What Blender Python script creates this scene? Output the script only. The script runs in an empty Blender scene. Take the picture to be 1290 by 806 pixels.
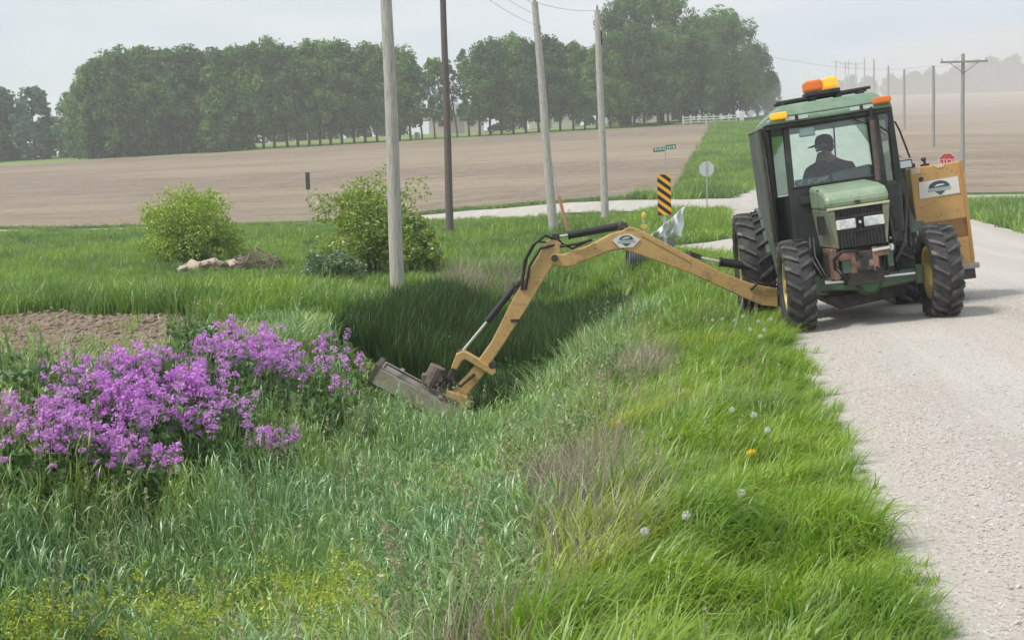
import bpy, bmesh, math, random
import numpy as np
from math import sin, cos, pi, radians, atan, atan2, sqrt
from mathutils import Vector, Matrix, Euler, noise as mnoise

RND = random.Random(7)
NR = np.random.default_rng(11)
SC = bpy.context.scene
COL = SC.collection

# ------------------------------------------------------------------ camera
F_PX, IMG_W, IMG_H, EYE = 1550.0, 1290, 806, 1.75
PITCH, ROLL = atan((403 - 257) / F_PX), radians(-1.7)
cam_data = bpy.data.cameras.new('camera')
cam = bpy.data.objects.new('camera', cam_data)
COL.objects.link(cam)
cam_data.sensor_width = 36.0
cam_data.lens = 36.0 * F_PX / IMG_W
cam_data.clip_end = 5000
CAM_R = Matrix.Rotation(pi / 2 - PITCH, 3, 'X') @ Matrix.Rotation(ROLL, 3, 'Z')
cam.matrix_world = Matrix.Translation((0, 0, EYE)) @ CAM_R.to_4x4()
SC.camera = cam
RNP = np.array(CAM_R)

# ------------------------------------------------------------------ light
SUN_EL, SUN_AZ = radians(54), radians(-112)      # azimuth from +Y towards +X
sun_d = bpy.data.lights.new('sun', 'SUN')
sun = bpy.data.objects.new('sun', sun_d)
COL.objects.link(sun)
sun_d.energy = 2.4
sun_d.angle = radians(11)
sun_d.color = (1.0, 0.96, 0.9)
sdir = Vector((sin(SUN_AZ) * cos(SUN_EL), cos(SUN_AZ) * cos(SUN_EL), sin(SUN_EL)))
sun.rotation_euler = sdir.to_track_quat('Z', 'Y').to_euler()

world = bpy.data.worlds.new('World')
SC.world = world
world.use_nodes = True
wn, wl = world.node_tree.nodes, world.node_tree.links
wn.clear()
w_out = wn.new('ShaderNodeOutputWorld')
w_bg = wn.new('ShaderNodeBackground')
w_bg.inputs['Strength'].default_value = 0.1
w_sky = wn.new('ShaderNodeTexSky')
w_sky.sky_type = 'NISHITA'
w_sky.sun_disc = False
w_sky.sun_elevation = SUN_EL
w_sky.sun_rotation = SUN_AZ
w_sky.air_density = 1.0
w_sky.dust_density = 3.0
w_tc = wn.new('ShaderNodeTexCoord')
w_map = wn.new('ShaderNodeMapping')
w_map.inputs['Scale'].default_value = (1.2, 1.2, 5.0)
w_noise = wn.new('ShaderNodeTexNoise')
w_noise.inputs['Scale'].default_value = 2.2
w_noise.inputs['Detail'].default_value = 5
w_ramp = wn.new('ShaderNodeValToRGB')
w_ramp.color_ramp.elements[0].position = 0.32
w_ramp.color_ramp.elements[0].color = (4.9, 5.5, 6.2, 1)
w_ramp.color_ramp.elements[1].position = 0.62
w_ramp.color_ramp.elements[1].color = (6.7, 7.0, 7.3, 1)
w_mix = wn.new('ShaderNodeMixRGB')
w_mix.inputs['Fac'].default_value = 0.90
wl.new(w_tc.outputs['Generated'], w_map.inputs['Vector'])
wl.new(w_map.outputs['Vector'], w_noise.inputs['Vector'])
wl.new(w_noise.outputs['Fac'], w_ramp.inputs['Fac'])
wl.new(w_sky.outputs['Color'], w_mix.inputs['Color1'])
wl.new(w_ramp.outputs['Color'], w_mix.inputs['Color2'])
wl.new(w_mix.outputs['Color'], w_bg.inputs['Color'])
wl.new(w_bg.outputs['Background'], w_out.inputs['Surface'])

vs = SC.view_settings
vs.view_transform = 'Standard'
vs.look = 'None'
vs.exposure = 0.40
vs.gamma = 1.0
vs.use_curve_mapping = False
SC.cycles.max_bounces = 8
SC.cycles.transparent_max_bounces = 12
SC.cycles.volume_bounces = 1
SC.cycles.use_denoising = True


# ------------------------------------------------------------------ helpers
def tag(o, label=None, cat=None, group=None, kind=None):
    if label: o['label'] = label
    if cat: o['category'] = cat
    if group: o['group'] = group
    if kind: o['kind'] = kind
    return o


def empty(name, loc=(0, 0, 0), rz=0.0, label=None, cat=None, group=None):
    o = bpy.data.objects.new(name, None)
    COL.objects.link(o)
    o.location = loc
    o.rotation_euler = (0, 0, rz)
    o.empty_display_size = 0.2
    return tag(o, label, cat, group)


class MB:
    """collects simple solids and links them as one mesh"""
    def __init__(s):
        s.v, s.f, s.m = [], [], []

    def add(s, verts, faces, mi=0, M=None):
        b = len(s.v)
        for p in verts:
            p = Vector(p)
            s.v.append(tuple(M @ p) if M is not None else tuple(p))
        for f in faces:
            s.f.append(tuple(b + i for i in f)); s.m.append(mi)
        return s

    def box(s, x0, x1, y0, y1, z0, z1, mi=0, M=None):
        v = [(x0, y0, z0), (x1, y0, z0), (x1, y1, z0), (x0, y1, z0), (x0, y0, z1), (x1, y0, z1), (x1, y1, z1), (x0, y1, z1)]
        return s.add(v, [(0, 3, 2, 1), (4, 5, 6, 7), (0, 1, 5, 4), (1, 2, 6, 5), (2, 3, 7, 6), (3, 0, 4, 7)], mi, M)

    def hexa(s, bot, top, mi=0, M=None):
        v = list(bot) + list(top)
        return s.add(v, [(0, 3, 2, 1), (4, 5, 6, 7), (0, 1, 5, 4), (1, 2, 6, 5), (2, 3, 7, 6), (3, 0, 4, 7)], mi, M)

    def prism_xz(s, pts, y0, y1, mi=0, M=None):
        """polygon in x,z pushed from y0 to y1"""
        n = len(pts)
        a = sum(pts[i][0] * pts[(i + 1) % n][1] - pts[(i + 1) % n][0] * pts[i][1] for i in range(n))
        if a < 0: pts = pts[::-1]
        v = [(p[0], y0, p[1]) for p in pts] + [(p[0], y1, p[1]) for p in pts]
        f = [tuple(range(n)), tuple(range(2 * n - 1, n - 1, -1))]
        f += [(i, i + n, (i + 1) % n + n, (i + 1) % n) for i in range(n)]
        return s.add(v, f, mi, M)

    def prism_yz(s, pts, x0, x1, mi=0, M=None):
        n = len(pts)
        v = [(x0, p[0], p[1]) for p in pts] + [(x1, p[0], p[1]) for p in pts]
        f = [tuple(range(n - 1, -1, -1)), tuple(range(n, 2 * n))]
        f += [(i, (i + 1) % n, (i + 1) % n + n, i + n) for i in range(n)]
        return s.add(v, f, mi, M)

    def tube(s, path, r, n=8, mi=0, M=None, cap=True):
        path = [Vector(p) for p in path]
        rr = r if isinstance(r, (list, tuple)) else [r] * len(path)
        rings = []
        prev = None
        for i, p in enumerate(path):
            d = (path[min(i + 1, len(path) - 1)] - path[max(i - 1, 0)])
            d = d.normalized() if d.length > 1e-9 else Vector((0, 0, 1))
            if prev is None:
                u = d.cross(Vector((0, 0, 1)) if abs(d.z) < 0.9 else Vector((1, 0, 0))).normalized()
            else:
                u = (prev - d * prev.dot(d)).normalized()
            prev = u
            w = d.cross(u)
            rings.append([p + (u * cos(2 * pi * k / n) + w * sin(2 * pi * k / n)) * rr[i] for k in range(n)])
        v = [q for ring in rings for q in ring]
        f = []
        for i in range(len(path) - 1):
            for k in range(n):
                f.append((i * n + k, i * n + (k + 1) % n, (i + 1) * n + (k + 1) % n, (i + 1) * n + k))
        if cap:
            f.append(tuple(range(n - 1, -1, -1)))
            b = (len(path) - 1) * n
            f.append(tuple(range(b, b + n)))
        return s.add(v, f, mi, M)

    def lathe_x(s, prof, n=32, mi=0, M=None):
        """profile of (x, r) turned about the x axis, closed loop"""
        v, f = [], []
        m = len(prof)
        for k in range(n):
            a = 2 * pi * k / n
            for (x, r) in prof:
                v.append((x, r * cos(a), r * sin(a)))
        for k in range(n):
            for j in range(m):
                f.append((k * m + j, k * m + (j + 1) % m, ((k + 1) % n) * m + (j + 1) % m, ((k + 1) % n) * m + j))
        return s.add(v, f, mi, M)

    def ball(s, c, r, nu=12, nv=8, mi=0, M=None):
        c = Vector(c)
        r = r if isinstance(r, (tuple, list)) else (r, r, r)
        v = [(c.x, c.y, c.z - r[2])]
        for j in range(1, nv):
            t = -pi / 2 + pi * j / nv
            for k in range(nu):
                a = 2 * pi * k / nu
                v.append((c.x + r[0] * cos(t) * cos(a), c.y + r[1] * cos(t) * sin(a), c.z + r[2] * sin(t)))
        v.append((c.x, c.y, c.z + r[2]))
        f = [(0, 1 + (k + 1) % nu, 1 + k) for k in range(nu)]
        for j in range(nv - 2):
            for k in range(nu):
                a, b = 1 + j * nu + k, 1 + j * nu + (k + 1) % nu
                f.append((a, b, b + nu, a + nu))
        e = len(v) - 1
        f += [(e, e - nu + k, e - nu + (k + 1) % nu) for k in range(nu)]
        return s.add(v, f, mi, M)

    def mesh(s, name, mats, smooth=False):
        me = bpy.data.meshes.new(name)
        me.from_pydata(s.v, [], s.f)
        for m in (mats if isinstance(mats, (list, tuple)) else [mats]):
            me.materials.append(m)
        me.polygons.foreach_set('material_index', s.m)
        if smooth:
            me.polygons.foreach_set('use_smooth', [True] * len(s.f))
        me.update()
        bm = bmesh.new(); bm.from_mesh(me)
        bmesh.ops.recalc_face_normals(bm, faces=bm.faces)
        bm.to_mesh(me); bm.free()
        return me

    def build(s, name, mats, parent=None, smooth=False, bevel=0.0, loc=None):
        o = bpy.data.objects.new(name, s.mesh(name, mats, smooth))
        COL.objects.link(o)
        if parent is not None: o.parent = parent
        if loc is not None: o.location = loc
        if bevel:
            b = o.modifiers.new('bevel', 'BEVEL')
            b.width = bevel; b.segments = 2; b.limit_method = 'ANGLE'; b.angle_limit = radians(40)
        if smooth:
            sm = o.modifiers.new('weighted', 'WEIGHTED_NORMAL')
            sm.keep_sharp = True
            me = o.data
            bm = bmesh.new(); bm.from_mesh(me)
            for e in bm.edges:
                if len(e.link_faces) == 2 and e.calc_face_angle(0) > radians(48):
                    e.smooth = False
            bm.to_mesh(me); bm.free()
        return o


def np_mesh(name, V, Fq, mats, smooth=False):
    me = bpy.data.meshes.new(name)
    V = np.asarray(V, np.float32); Fq = np.asarray(Fq, np.int32)
    k = Fq.shape[1]
    me.vertices.add(len(V)); me.vertices.foreach_set('co', V.ravel())
    me.loops.add(Fq.size); me.loops.foreach_set('vertex_index', Fq.ravel())
    me.polygons.add(len(Fq))
    me.polygons.foreach_set('loop_start', np.arange(0, Fq.size, k, dtype=np.int32))
    if smooth: me.polygons.foreach_set('use_smooth', np.ones(len(Fq), bool))
    for m in (mats if isinstance(mats, (list, tuple)) else [mats]): me.materials.append(m)
    me.update(calc_edges=True)
    return me


def link(name, me, parent=None):
    o = bpy.data.objects.new(name, me)
    COL.objects.link(o)
    if parent is not None: o.parent = parent
    return o


def copy_tree(o, parent=None):
    c = o.copy(); COL.objects.link(c)
    if parent is not None: c.parent = parent
    for ch in list(o.children): copy_tree(ch, c)
    return c


# ------------------------------------------------------------------ materials
def nt(name):
    m = bpy.data.materials.new(name)
    m.use_nodes = True
    n, l = m.node_tree.nodes, m.node_tree.links
    n.clear()
    out = n.new('ShaderNodeOutputMaterial')
    return m, n, l, out


def ramp(n, stops):
    r = n.new('ShaderNodeValToRGB')
    els = r.color_ramp.elements
    els[0].position, els[0].color = stops[0][0], (*stops[0][1], 1)
    els[1].position, els[1].color = stops[-1][0], (*stops[-1][1], 1)
    for p, c in stops[1:-1]:
        e = els.new(p); e.color = (*c, 1)
    return r


def pbr(name, c, rough=0.6, c2=None, scale=6.0, metal=0.0, bump=0.0, bscale=40.0, stretch=(1, 1, 1), lo=0.4, hi=0.65, emit=None, spec=None):
    m, n, l, out = nt(name)
    b = n.new('ShaderNodeBsdfPrincipled')
    b.inputs['Roughness'].default_value = rough
    b.inputs['Metallic'].default_value = metal
    if spec is not None: b.inputs['Specular IOR Level'].default_value = spec
    b.inputs['Base Color'].default_value = (*c, 1)
    tc = n.new('ShaderNodeTexCoord')
    mp = n.new('ShaderNodeMapping'); mp.inputs['Scale'].default_value = stretch
    l.new(tc.outputs['Object'], mp.inputs['Vector'])
    if c2 is not None:
        t = n.new('ShaderNodeTexNoise'); t.inputs['Scale'].default_value = scale; t.inputs['Detail'].default_value = 6
        t.inputs['Roughness'].default_value = 0.65
        l.new(mp.outputs['Vector'], t.inputs['Vector'])
        r = ramp(n, [(lo, c), (hi, c2)])
        l.new(t.outputs['Fac'], r.inputs['Fac'])
        l.new(r.outputs['Color'], b.inputs['Base Color'])
    if bump:
        t2 = n.new('ShaderNodeTexNoise'); t2.inputs['Scale'].default_value = bscale; t2.inputs['Detail'].default_value = 4
        l.new(mp.outputs['Vector'], t2.inputs['Vector'])
        bp = n.new('ShaderNodeBump'); bp.inputs['Strength'].default_value = bump; bp.inputs['Distance'].default_value = 0.02
        l.new(t2.outputs['Fac'], bp.inputs['Height'])
        l.new(bp.outputs['Normal'], b.inputs['Normal'])
    if emit:
        b.inputs['Emission Color'].default_value = (*emit[0], 1)
        b.inputs['Emission Strength'].default_value = emit[1]
    l.new(b.outputs['BSDF'], out.inputs['Surface'])
    return m


def leafmat(name, cols, trans=0.35, patch=None, pscale=0.35, tintcol=None, gloss=0.06, p_lo=0.42, p_hi=0.6):
    """leaf / blade material: a random colour per blade, slow world noise, optional per-clump tint"""
    m, n, l, out = nt(name)
    geo = n.new('ShaderNodeNewGeometry')
    r = ramp(n, [(i / (len(cols) - 1), c) for i, c in enumerate(cols)])
    l.new(geo.outputs['Random Per Island'], r.inputs['Fac'])
    col = r.outputs['Color']
    if patch:
        t = n.new('ShaderNodeTexNoise'); t.inputs['Scale'].default_value = pscale; t.inputs['Detail'].default_value = 4
        l.new(geo.outputs['Position'], t.inputs['Vector'])
        rr = n.new('ShaderNodeMapRange')
        rr.inputs['From Min'].default_value = p_lo; rr.inputs['From Max'].default_value = p_hi
        l.new(t.outputs['Fac'], rr.inputs['Value'])
        mx = n.new('ShaderNodeMixRGB'); mx.blend_type = 'MIX'
        mx.inputs['Color2'].default_value = (*patch[0], 1)
        mul = n.new('ShaderNodeMath'); mul.operation = 'MULTIPLY'; mul.inputs[1].default_value = patch[1]
        l.new(rr.outputs['Result'], mul.inputs[0]); l.new(mul.outputs['Value'], mx.inputs['Fac'])
        l.new(col, mx.inputs['Color1']); col = mx.outputs['Color']
    if name in ('tree_leaves', 'big_tree_leaves', 'bluish_leaves'):
        oi = n.new('ShaderNodeObjectInfo')
        ov = ramp(n, [(0.0, (0.62, 0.66, 0.68)), (0.5, (1.0, 1.0, 1.0)), (1.0, (1.35, 1.22, 1.0))])
        l.new(oi.outputs['Random'], ov.inputs['Fac'])
        mm = n.new('ShaderNodeMixRGB'); mm.blend_type = 'MULTIPLY'; mm.inputs['Fac'].default_value = 1.0
        l.new(col, mm.inputs['Color1']); l.new(ov.outputs['Color'], mm.inputs['Color2']); col = mm.outputs['Color']
    if tintcol:
        at = n.new('ShaderNodeAttribute'); at.attribute_type = 'INSTANCER'; at.attribute_name = 'tint'
        mx = n.new('ShaderNodeMixRGB'); mx.inputs['Color2'].default_value = (*tintcol, 1)
        l.new(at.outputs['Fac'], mx.inputs['Fac']); l.new(col, mx.inputs['Color1']); col = mx.outputs['Color']
    d = n.new('ShaderNodeBsdfDiffuse'); tr = n.new('ShaderNodeBsdfTranslucent')
    l.new(col, d.inputs['Color']); l.new(col, tr.inputs['Color'])
    ms = n.new('ShaderNodeMixShader'); ms.inputs['Fac'].default_value = trans
    l.new(d.outputs['BSDF'], ms.inputs[1]); l.new(tr.outputs['BSDF'], ms.inputs[2])
    g = n.new('ShaderNodeBsdfGlossy'); g.inputs['Roughness'].default_value = 0.45
    g.inputs['Color'].default_value = (0.9, 0.95, 0.9, 1)
    m2 = n.new('ShaderNodeMixShader'); m2.inputs['Fac'].default_value = gloss
    l.new(ms.outputs['Shader'], m2.inputs[1]); l.new(g.outputs['BSDF'], m2.inputs[2])
    l.new(m2.outputs['Shader'], out.inputs['Surface'])
    return m


def glassmat(name, tint, fac=0.12, rough=0.03):
    m, n, l, out = nt(name)
    t = n.new('ShaderNodeBsdfTransparent'); t.inputs['Color'].default_value = (*tint, 1)
    g = n.new('ShaderNodeBsdfGlossy'); g.inputs['Roughness'].default_value = rough
    ms = n.new('ShaderNodeMixShader')
    fr = n.new('ShaderNodeFresnel'); fr.inputs['IOR'].default_value = 1.45
    ad = n.new('ShaderNodeMath'); ad.operation = 'ADD'; ad.inputs[1].default_value = fac - 0.04
    l.new(fr.outputs['Fac'], ad.inputs[0]); l.new(ad.outputs['Value'], ms.inputs['Fac'])
    l.new(t.outputs['BSDF'], ms.inputs[1]); l.new(g.outputs['BSDF'], ms.inputs[2])
    l.new(ms.outputs['Shader'], out.inputs['Surface'])
    return m


def groundmat(name, layers, bump=0.4, bscale=8.0, bdist=0.05, rough=0.95, rot=0.0):
    """layers: list of (scale, stretch, lo, hi, colour); the first entry is (colour,)"""
    m, n, l, out = nt(name)
    geo = n.new('ShaderNodeNewGeometry')
    b = n.new('ShaderNodeBsdfPrincipled'); b.inputs['Roughness'].default_value = rough
    b.inputs['Specular IOR Level'].default_value = 0.15
    mp0 = n.new('ShaderNodeMapping'); mp0.inputs['Rotation'].default_value = (0, 0, rot)
    l.new(geo.outputs['Position'], mp0.inputs['Vector'])
    c0 = n.new('ShaderNodeRGB'); c0.outputs[0].default_value = (*layers[0][0], 1)
    col = c0.outputs[0]
    for (sc, st, lo, hi, c) in layers[1:]:
        mp = n.new('ShaderNodeMapping'); mp.inputs['Scale'].default_value = st
        l.new(mp0.outputs['Vector'], mp.inputs['Vector'])
        t = n.new('ShaderNodeTexNoise'); t.inputs['Scale'].default_value = sc; t.inputs['Detail'].default_value = 7
        t.inputs['Roughness'].default_value = 0.6
        l.new(mp.outputs['Vector'], t.inputs['Vector'])
        rr = n.new('ShaderNodeMapRange'); rr.inputs['From Min'].default_value = lo; rr.inputs['From Max'].default_value = hi
        l.new(t.outputs['Fac'], rr.inputs['Value'])
        mx = n.new('ShaderNodeMixRGB'); mx.inputs['Color2'].default_value = (*c, 1)
        l.new(rr.outputs['Result'], mx.inputs['Fac']); l.new(col, mx.inputs['Color1'])
        col = mx.outputs['Color']
    l.new(col, b.inputs['Base Color'])
    if bump:
        t = n.new('ShaderNodeTexNoise'); t.inputs['Scale'].default_value = bscale; t.inputs['Detail'].default_value = 8
        l.new(geo.outputs['Position'], t.inputs['Vector'])
        bp = n.new('ShaderNodeBump'); bp.inputs['Strength'].default_value = bump; bp.inputs['Distance'].default_value = bdist
        l.new(t.outputs['Fac'], bp.inputs['Height']); l.new(bp.outputs['Normal'], b.inputs['Normal'])
    l.new(b.outputs['BSDF'], out.inputs['Surface'])
    return m


# ------------------------------------------------------------------ terrain
RA = radians(9.2)
E0 = np.array([1.69, 4.8])
U = np.array([sin(RA), cos(RA)])      # along the road, away from the camera
N_ = np.array([cos(RA), -sin(RA)])    # to the right of the road


def st_of(x, y):
    dx, dy = x - E0[0], y - E0[1]
    return dx * U[0] + dy * U[1], dx * N_[0] + dy * N_[1]


def xy_of(s, t):
    return E0[0] + s * U[0] + t * N_[0], E0[1] + s * U[1] + t * N_[1]


def smooth(a, b, x):
    q = np.clip((x - a) / (b - a), 0, 1)
    return q * q * (3 - 2 * q)


def bend(s):
    s = np.asarray(s, float)
    return np.where(s > 66, 1.2 * smooth(66, 74, s) + (s - 66) * 0.085, 0.0)


ROAD_W = 8.9


def wob(x, y):
    return (np.sin(x * 1.3 + 1.7 * np.sin(y * 0.7)) * np.sin(y * 1.1 + 0.9 * np.sin(x * 0.6)) * 0.5
            + 0.5 * np.sin(x * 0.43 + y * 0.31 + 1.0) * np.sin(y * 0.37 - x * 0.21))


def terrain(x, y):
    x = np.asarray(x, float); y = np.asarray(y, float)
    s, t = st_of(x, y)
    base = 0.95 * smooth(22, 56, s)
    q = np.clip(x / np.maximum(y, 30), -0.6, 0.6)
    # hill beyond the cross road
    onset = 78 - 14 * smooth(-0.22, 0.10, q)
    H1 = 12.3 + 5.5 * np.minimum(q, 0.15) - 0.95
    slope1 = H1 / (190 - onset)
    dtop = 238 + 167 * smooth(0.19, 0.30, q)
    yy = np.clip(y - onset, 0, None)
    lim = dtop - onset
    k = 14.0
    soft = -k * np.log(np.exp(-np.clip(yy, 0, 900) / k) + np.exp(-lim / k))
    soft = soft + k * np.log(1 + np.exp(-lim / k))
    base = base + slope1 * np.clip(soft, 0, None)
    # road crown and ditch
    tr = t - bend(s)
    near = 1 - smooth(21.5, 29, s)
    crown = 0.27 * (1 - ((np.clip(tr, 0, ROAD_W) - ROAD_W / 2) / (ROAD_W / 2)) ** 2)
    crown = crown * np.where((s < 57) | (s > 70), 1, 0) + 0.0
    crown = crown * (1 - smooth(48, 57, s) + smooth(70, 80, s))
    rs = np.clip(tr - ROAD_W, 0, 40)
    crown = crown - 0.5 * smooth(0, 3.0, rs) * (1 - smooth(3.5, 7, rs)) * (1 - smooth(40, 55, s))
    sh = np.clip(-tr, 0, 60)
    ditch = -0.10 * smooth(0, 0.8, sh) - 1.15 * smooth(0.9, 4.1, sh) + 1.2 * smooth(4.4, 7.1, sh)
    crown = crown + ditch * near + (1 - near) * (-0.10 * smooth(0, 1.2, sh) * (1 - smooth(30, 56, s)))
    rough = wob(x, y) * (0.05 * smooth(0.3, 2.5, sh) + 0.06 * smooth(6.5, 9, sh) * (1 - smooth(60, 70, s)))
    mound = 0.25 * np.exp(-(((s - 47) / 8) ** 2 + ((t + 2.6) / 2.2) ** 2))
    mound = mound + 0.62 * np.exp(-(((s - 24.0) / 3.4) ** 2 + ((t + 2.3) / 1.5) ** 2))
    return base + crown + rough + mound


def tz(x, y):
    return float(terrain(np.array([x]), np.array([y]))[0])


def on_road(s, t):
    tr = t - bend(s)
    main = (tr > 0) & (tr < ROAD_W) & (s > -14)
    cross = (s > 61.3) & (s < 67.7)
    apron = (s > 31) & (s < 36.5) & (t > -2.4) & (t <= 0)
    return main | cross | apron


def in_dirt(s, t, x, y):
    e = -7.5 - 0.35 * np.sin(s * 1.3) - 0.25 * np.sin(s * 3.1 + 1) - 0.9 * smooth(12.0, 15.4, s)
    f = 15.4 + 0.5 * np.sin(t * 0.9) + 0.3 * np.sin(t * 2.3)
    return (t < e) & (s > 5.5) & (s < f)


def in_field(s, t, x, y):
    tr = t - bend(s)
    q = x / np.maximum(y, 1)
    s_on = 69.8 + 0.0 * q
    left = (s > s_on) & (t < -2.6 + 0.024 * (s - 76)) & (y < 187)
    right = (s > 69.5) & (tr > ROAD_W + 1.6) & (y < 395)
    return left | right


def proj_px(P):
    c = (P - np.array([0, 0, EYE])) @ RNP
    z = -c[:, 2]
    zz = np.where(z > 0.2, z, 0.2)
    return IMG_W / 2 + F_PX * c[:, 0] / zz, IMG_H / 2 - F_PX * c[:, 1] / zz, z


def in_view(P, m=220):
    px, py, z = proj_px(P)
    return (z > 0.5) & (px > -m) & (px < IMG_W + m) & (py < IMG_H + m + 150) & (py > -m)


def ray(px, py):
    d = RNP @ np.array([(px - IMG_W / 2) / F_PX, (IMG_H / 2 - py) / F_PX, -1.0])
    return d / np.linalg.norm(d[:2])


def hit(px, py, h=0.0, d0=4.0, d1=120.0):
    """where the sight line through a point of the photo meets the ground raised by h"""
    d = ray(px, py)
    ds = np.arange(d0, d1, 0.05)
    zz = EYE + d[2] * ds
    g = terrain(d[0] * ds, d[1] * ds) + h
    k = np.argmax(zz < g)
    return np.array([d[0] * ds[k], d[1] * ds[k], g[k]])


def aty(px, py, Y):
    d = RNP @ np.array([(px - IMG_W / 2) / F_PX, (IMG_H / 2 - py) / F_PX, -1.0])
    return np.array([0, 0, EYE]) + d * (Y / d[1])


# ground sheet --------------------------------------------------------------
M_ground = groundmat('grassy_ground', [((0.035, 0.065, 0.018),), (0.5, (1, 1, 1), 0.4, 0.62, (0.06, 0.11, 0.025)), (6, (1, 1, 1), 0.5, 0.75, (0.08, 0.09, 0.04))], bump=0.6, bscale=10)
M_lawn = groundmat('far_lawn', [((0.19, 0.27, 0.07),), (0.08, (1, 1, 1), 0.4, 0.65, (0.24, 0.31, 0.10))], bump=0.2)
M_field = groundmat('tilled_soil', [((0.26, 0.205, 0.15),), (0.35, (0.05, 1, 1), 0.42, 0.56, (0.35, 0.28, 0.205)), (0.06, (0.3, 1, 1), 0.43, 0.57, (0.20, 0.16, 0.125)), (1.2, (0.10, 1, 1), 0.48, 0.66, (0.33, 0.27, 0.20)), (1.1, (1, 1, 1), 0.45, 0.7, (0.30, 0.24, 0.175)), (2.5, (0.7, 1, 1), 0.54, 0.70, (0.19, 0.15, 0.11))], bump=1.0, bscale=1.5, bdist=0.15, rot=RA)
M_dirt = groundmat('bare_soil', [((0.22, 0.165, 0.125),), (3.5, (1, 1, 1), 0.4, 0.62, (0.30, 0.235, 0.18)), (14, (1, 1, 1), 0.5, 0.7, (0.14, 0.10, 0.075))], bump=1.0, bscale=12, bdist=0.08)


def grid(sl, tl):
    S, T = np.meshgrid(sl, tl, indexing='ij')
    X, Y = xy_of(S, T)
    return S, T, X, Y


def quads(ns, nt_):
    i, j = np.meshgrid(np.arange(ns - 1), np.arange(nt_ - 1), indexing='ij')
    a = (i * nt_ + j).ravel()
    return np.stack([a, a + 1, a + nt_ + 1, a + nt_], 1)


t_lines = np.concatenate([-np.geomspace(600, 13, 46), np.arange(-12.6, -0.1, 0.22), np.array([-0.05, 0.0]), np.arange(0.3, 8.8, 0.4), [ROAD_W, ROAD_W + .05], np.arange(9.4, 19, 0.8), np.geomspace(20, 700, 44)])
s_lines = np.concatenate([np.arange(-30, -8, 1.5), np.arange(-8, 40, 0.3), np.arange(40, 60.5, 0.8), [61.25, 61.3], np.arange(62, 67.5, 0.9), [67.7, 67.75], np.arange(68.5, 80, 0.8), np.geomspace(81, 900, 100)])
S, T, X, Y = grid(s_lines, t_lines)
Z = terrain(X, Y)
road_mask = on_road(S, T)
Zg = np.where(road_mask, Z - 0.06, Z)
Fq = quads(len(s_lines), len(t_lines))
V = np.stack([X.ravel(), Y.ravel(), Zg.ravel()], 1)
cx, cy = V[Fq, 0].mean(1), V[Fq, 1].mean(1)
cs, ct = st_of(cx, cy)
f_field = in_field(cs, ct, cx, cy)
f_dirt = in_dirt(cs, ct, cx, cy)
f_lawn = (~f_field) & (cy > 185) & (ct < 2.0)


def sub_sheet(name, mask, mat):
    ff = Fq[mask]
    used, inv = np.unique(ff.ravel(), return_inverse=True)
    o = link(name, np_mesh(name, V[used], inv.reshape(ff.shape), mat, True))
    o['kind'] = 'structure'
    return o


sub_sheet('ground', ~(f_field | f_dirt | f_lawn), M_ground)
sub_sheet('field', f_field, M_field)
sub_sheet('bare_soil', f_dirt, M_dirt)
sub_sheet('lawn', f_lawn, M_lawn)

# gravel roads --------------------------------------------------------------
M_road = groundmat('gravel', [((0.58, 0.54, 0.48),), (0.55, (1.6, 0.08, 1), 0.44, 0.58, (0.44, 0.40, 0.35)), (0.8, (1.5, 0.03, 1), 0.47, 0.56, (0.52, 0.475, 0.415)), (1.6, (1, 0.5, 1), 0.45, 0.7, (0.52, 0.485, 0.44)), (22, (1, 1, 1), 0.53, 0.66, (0.62, 0.595, 0.56)), (30, (1, 1, 1), 0.56, 0.68, (0.24, 0.225, 0.205)), (75, (1, 1, 1), 0.5, 0.68, (0.52, 0.485, 0.44))], bump=1.0, bscale=36, bdist=0.03, rot=RA)


def road_sheet(name, sl, tl, f_t=lambda s, t: t, lift=0.0):
    Sg, Tg = np.meshgrid(sl, tl, indexing='ij')
    T2 = f_t(Sg, Tg)
    Xg, Yg = xy_of(Sg, T2)
    Zr = terrain(Xg, Yg) + lift
    # the sheet's two long borders dip under the turf
    o = link(name, np_mesh(name, np.stack([Xg.ravel(), Yg.ravel(), Zr.ravel()], 1), quads(len(sl), len(tl)), M_road, True))
    o['kind'] = 'structure'
    return o


def edge_t(s, t):
    w = np.where(t < 0.05, 0.04 * np.sin(s * 2.1) + 0.03 * np.sin(s * 5.3 + 1) - 0.04 - 0.15 * (1 - smooth(1, 8, s)), 0)
    return t + bend(s) + w


ts_road = np.concatenate([[-0.0], np.arange(0.3, 8.8, 0.4), [ROAD_W]])
road_sheet('road', np.concatenate([np.arange(-14, 61, 0.3), np.arange(61, 75, 0.7), np.geomspace(75, 400, 70)]), ts_road, edge_t, 0.006)
road_sheet('cross_road', np.linspace(61.3, 67.7, 9), np.concatenate([np.geomspace(-300, -20, 40), np.arange(-19, 30, 1.0), np.geomspace(31, 300, 40)]), lambda s, t: t, 0.012)
road_sheet('field_entrance', np.linspace(31.0, 36.5, 12), np.linspace(-2.4, 0.5, 10), lambda s, t: np.where(t < 0.4, t * (1 - ((s - 33.75) / 2.75) ** 2 * 0.9), t), 0.010)

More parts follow.
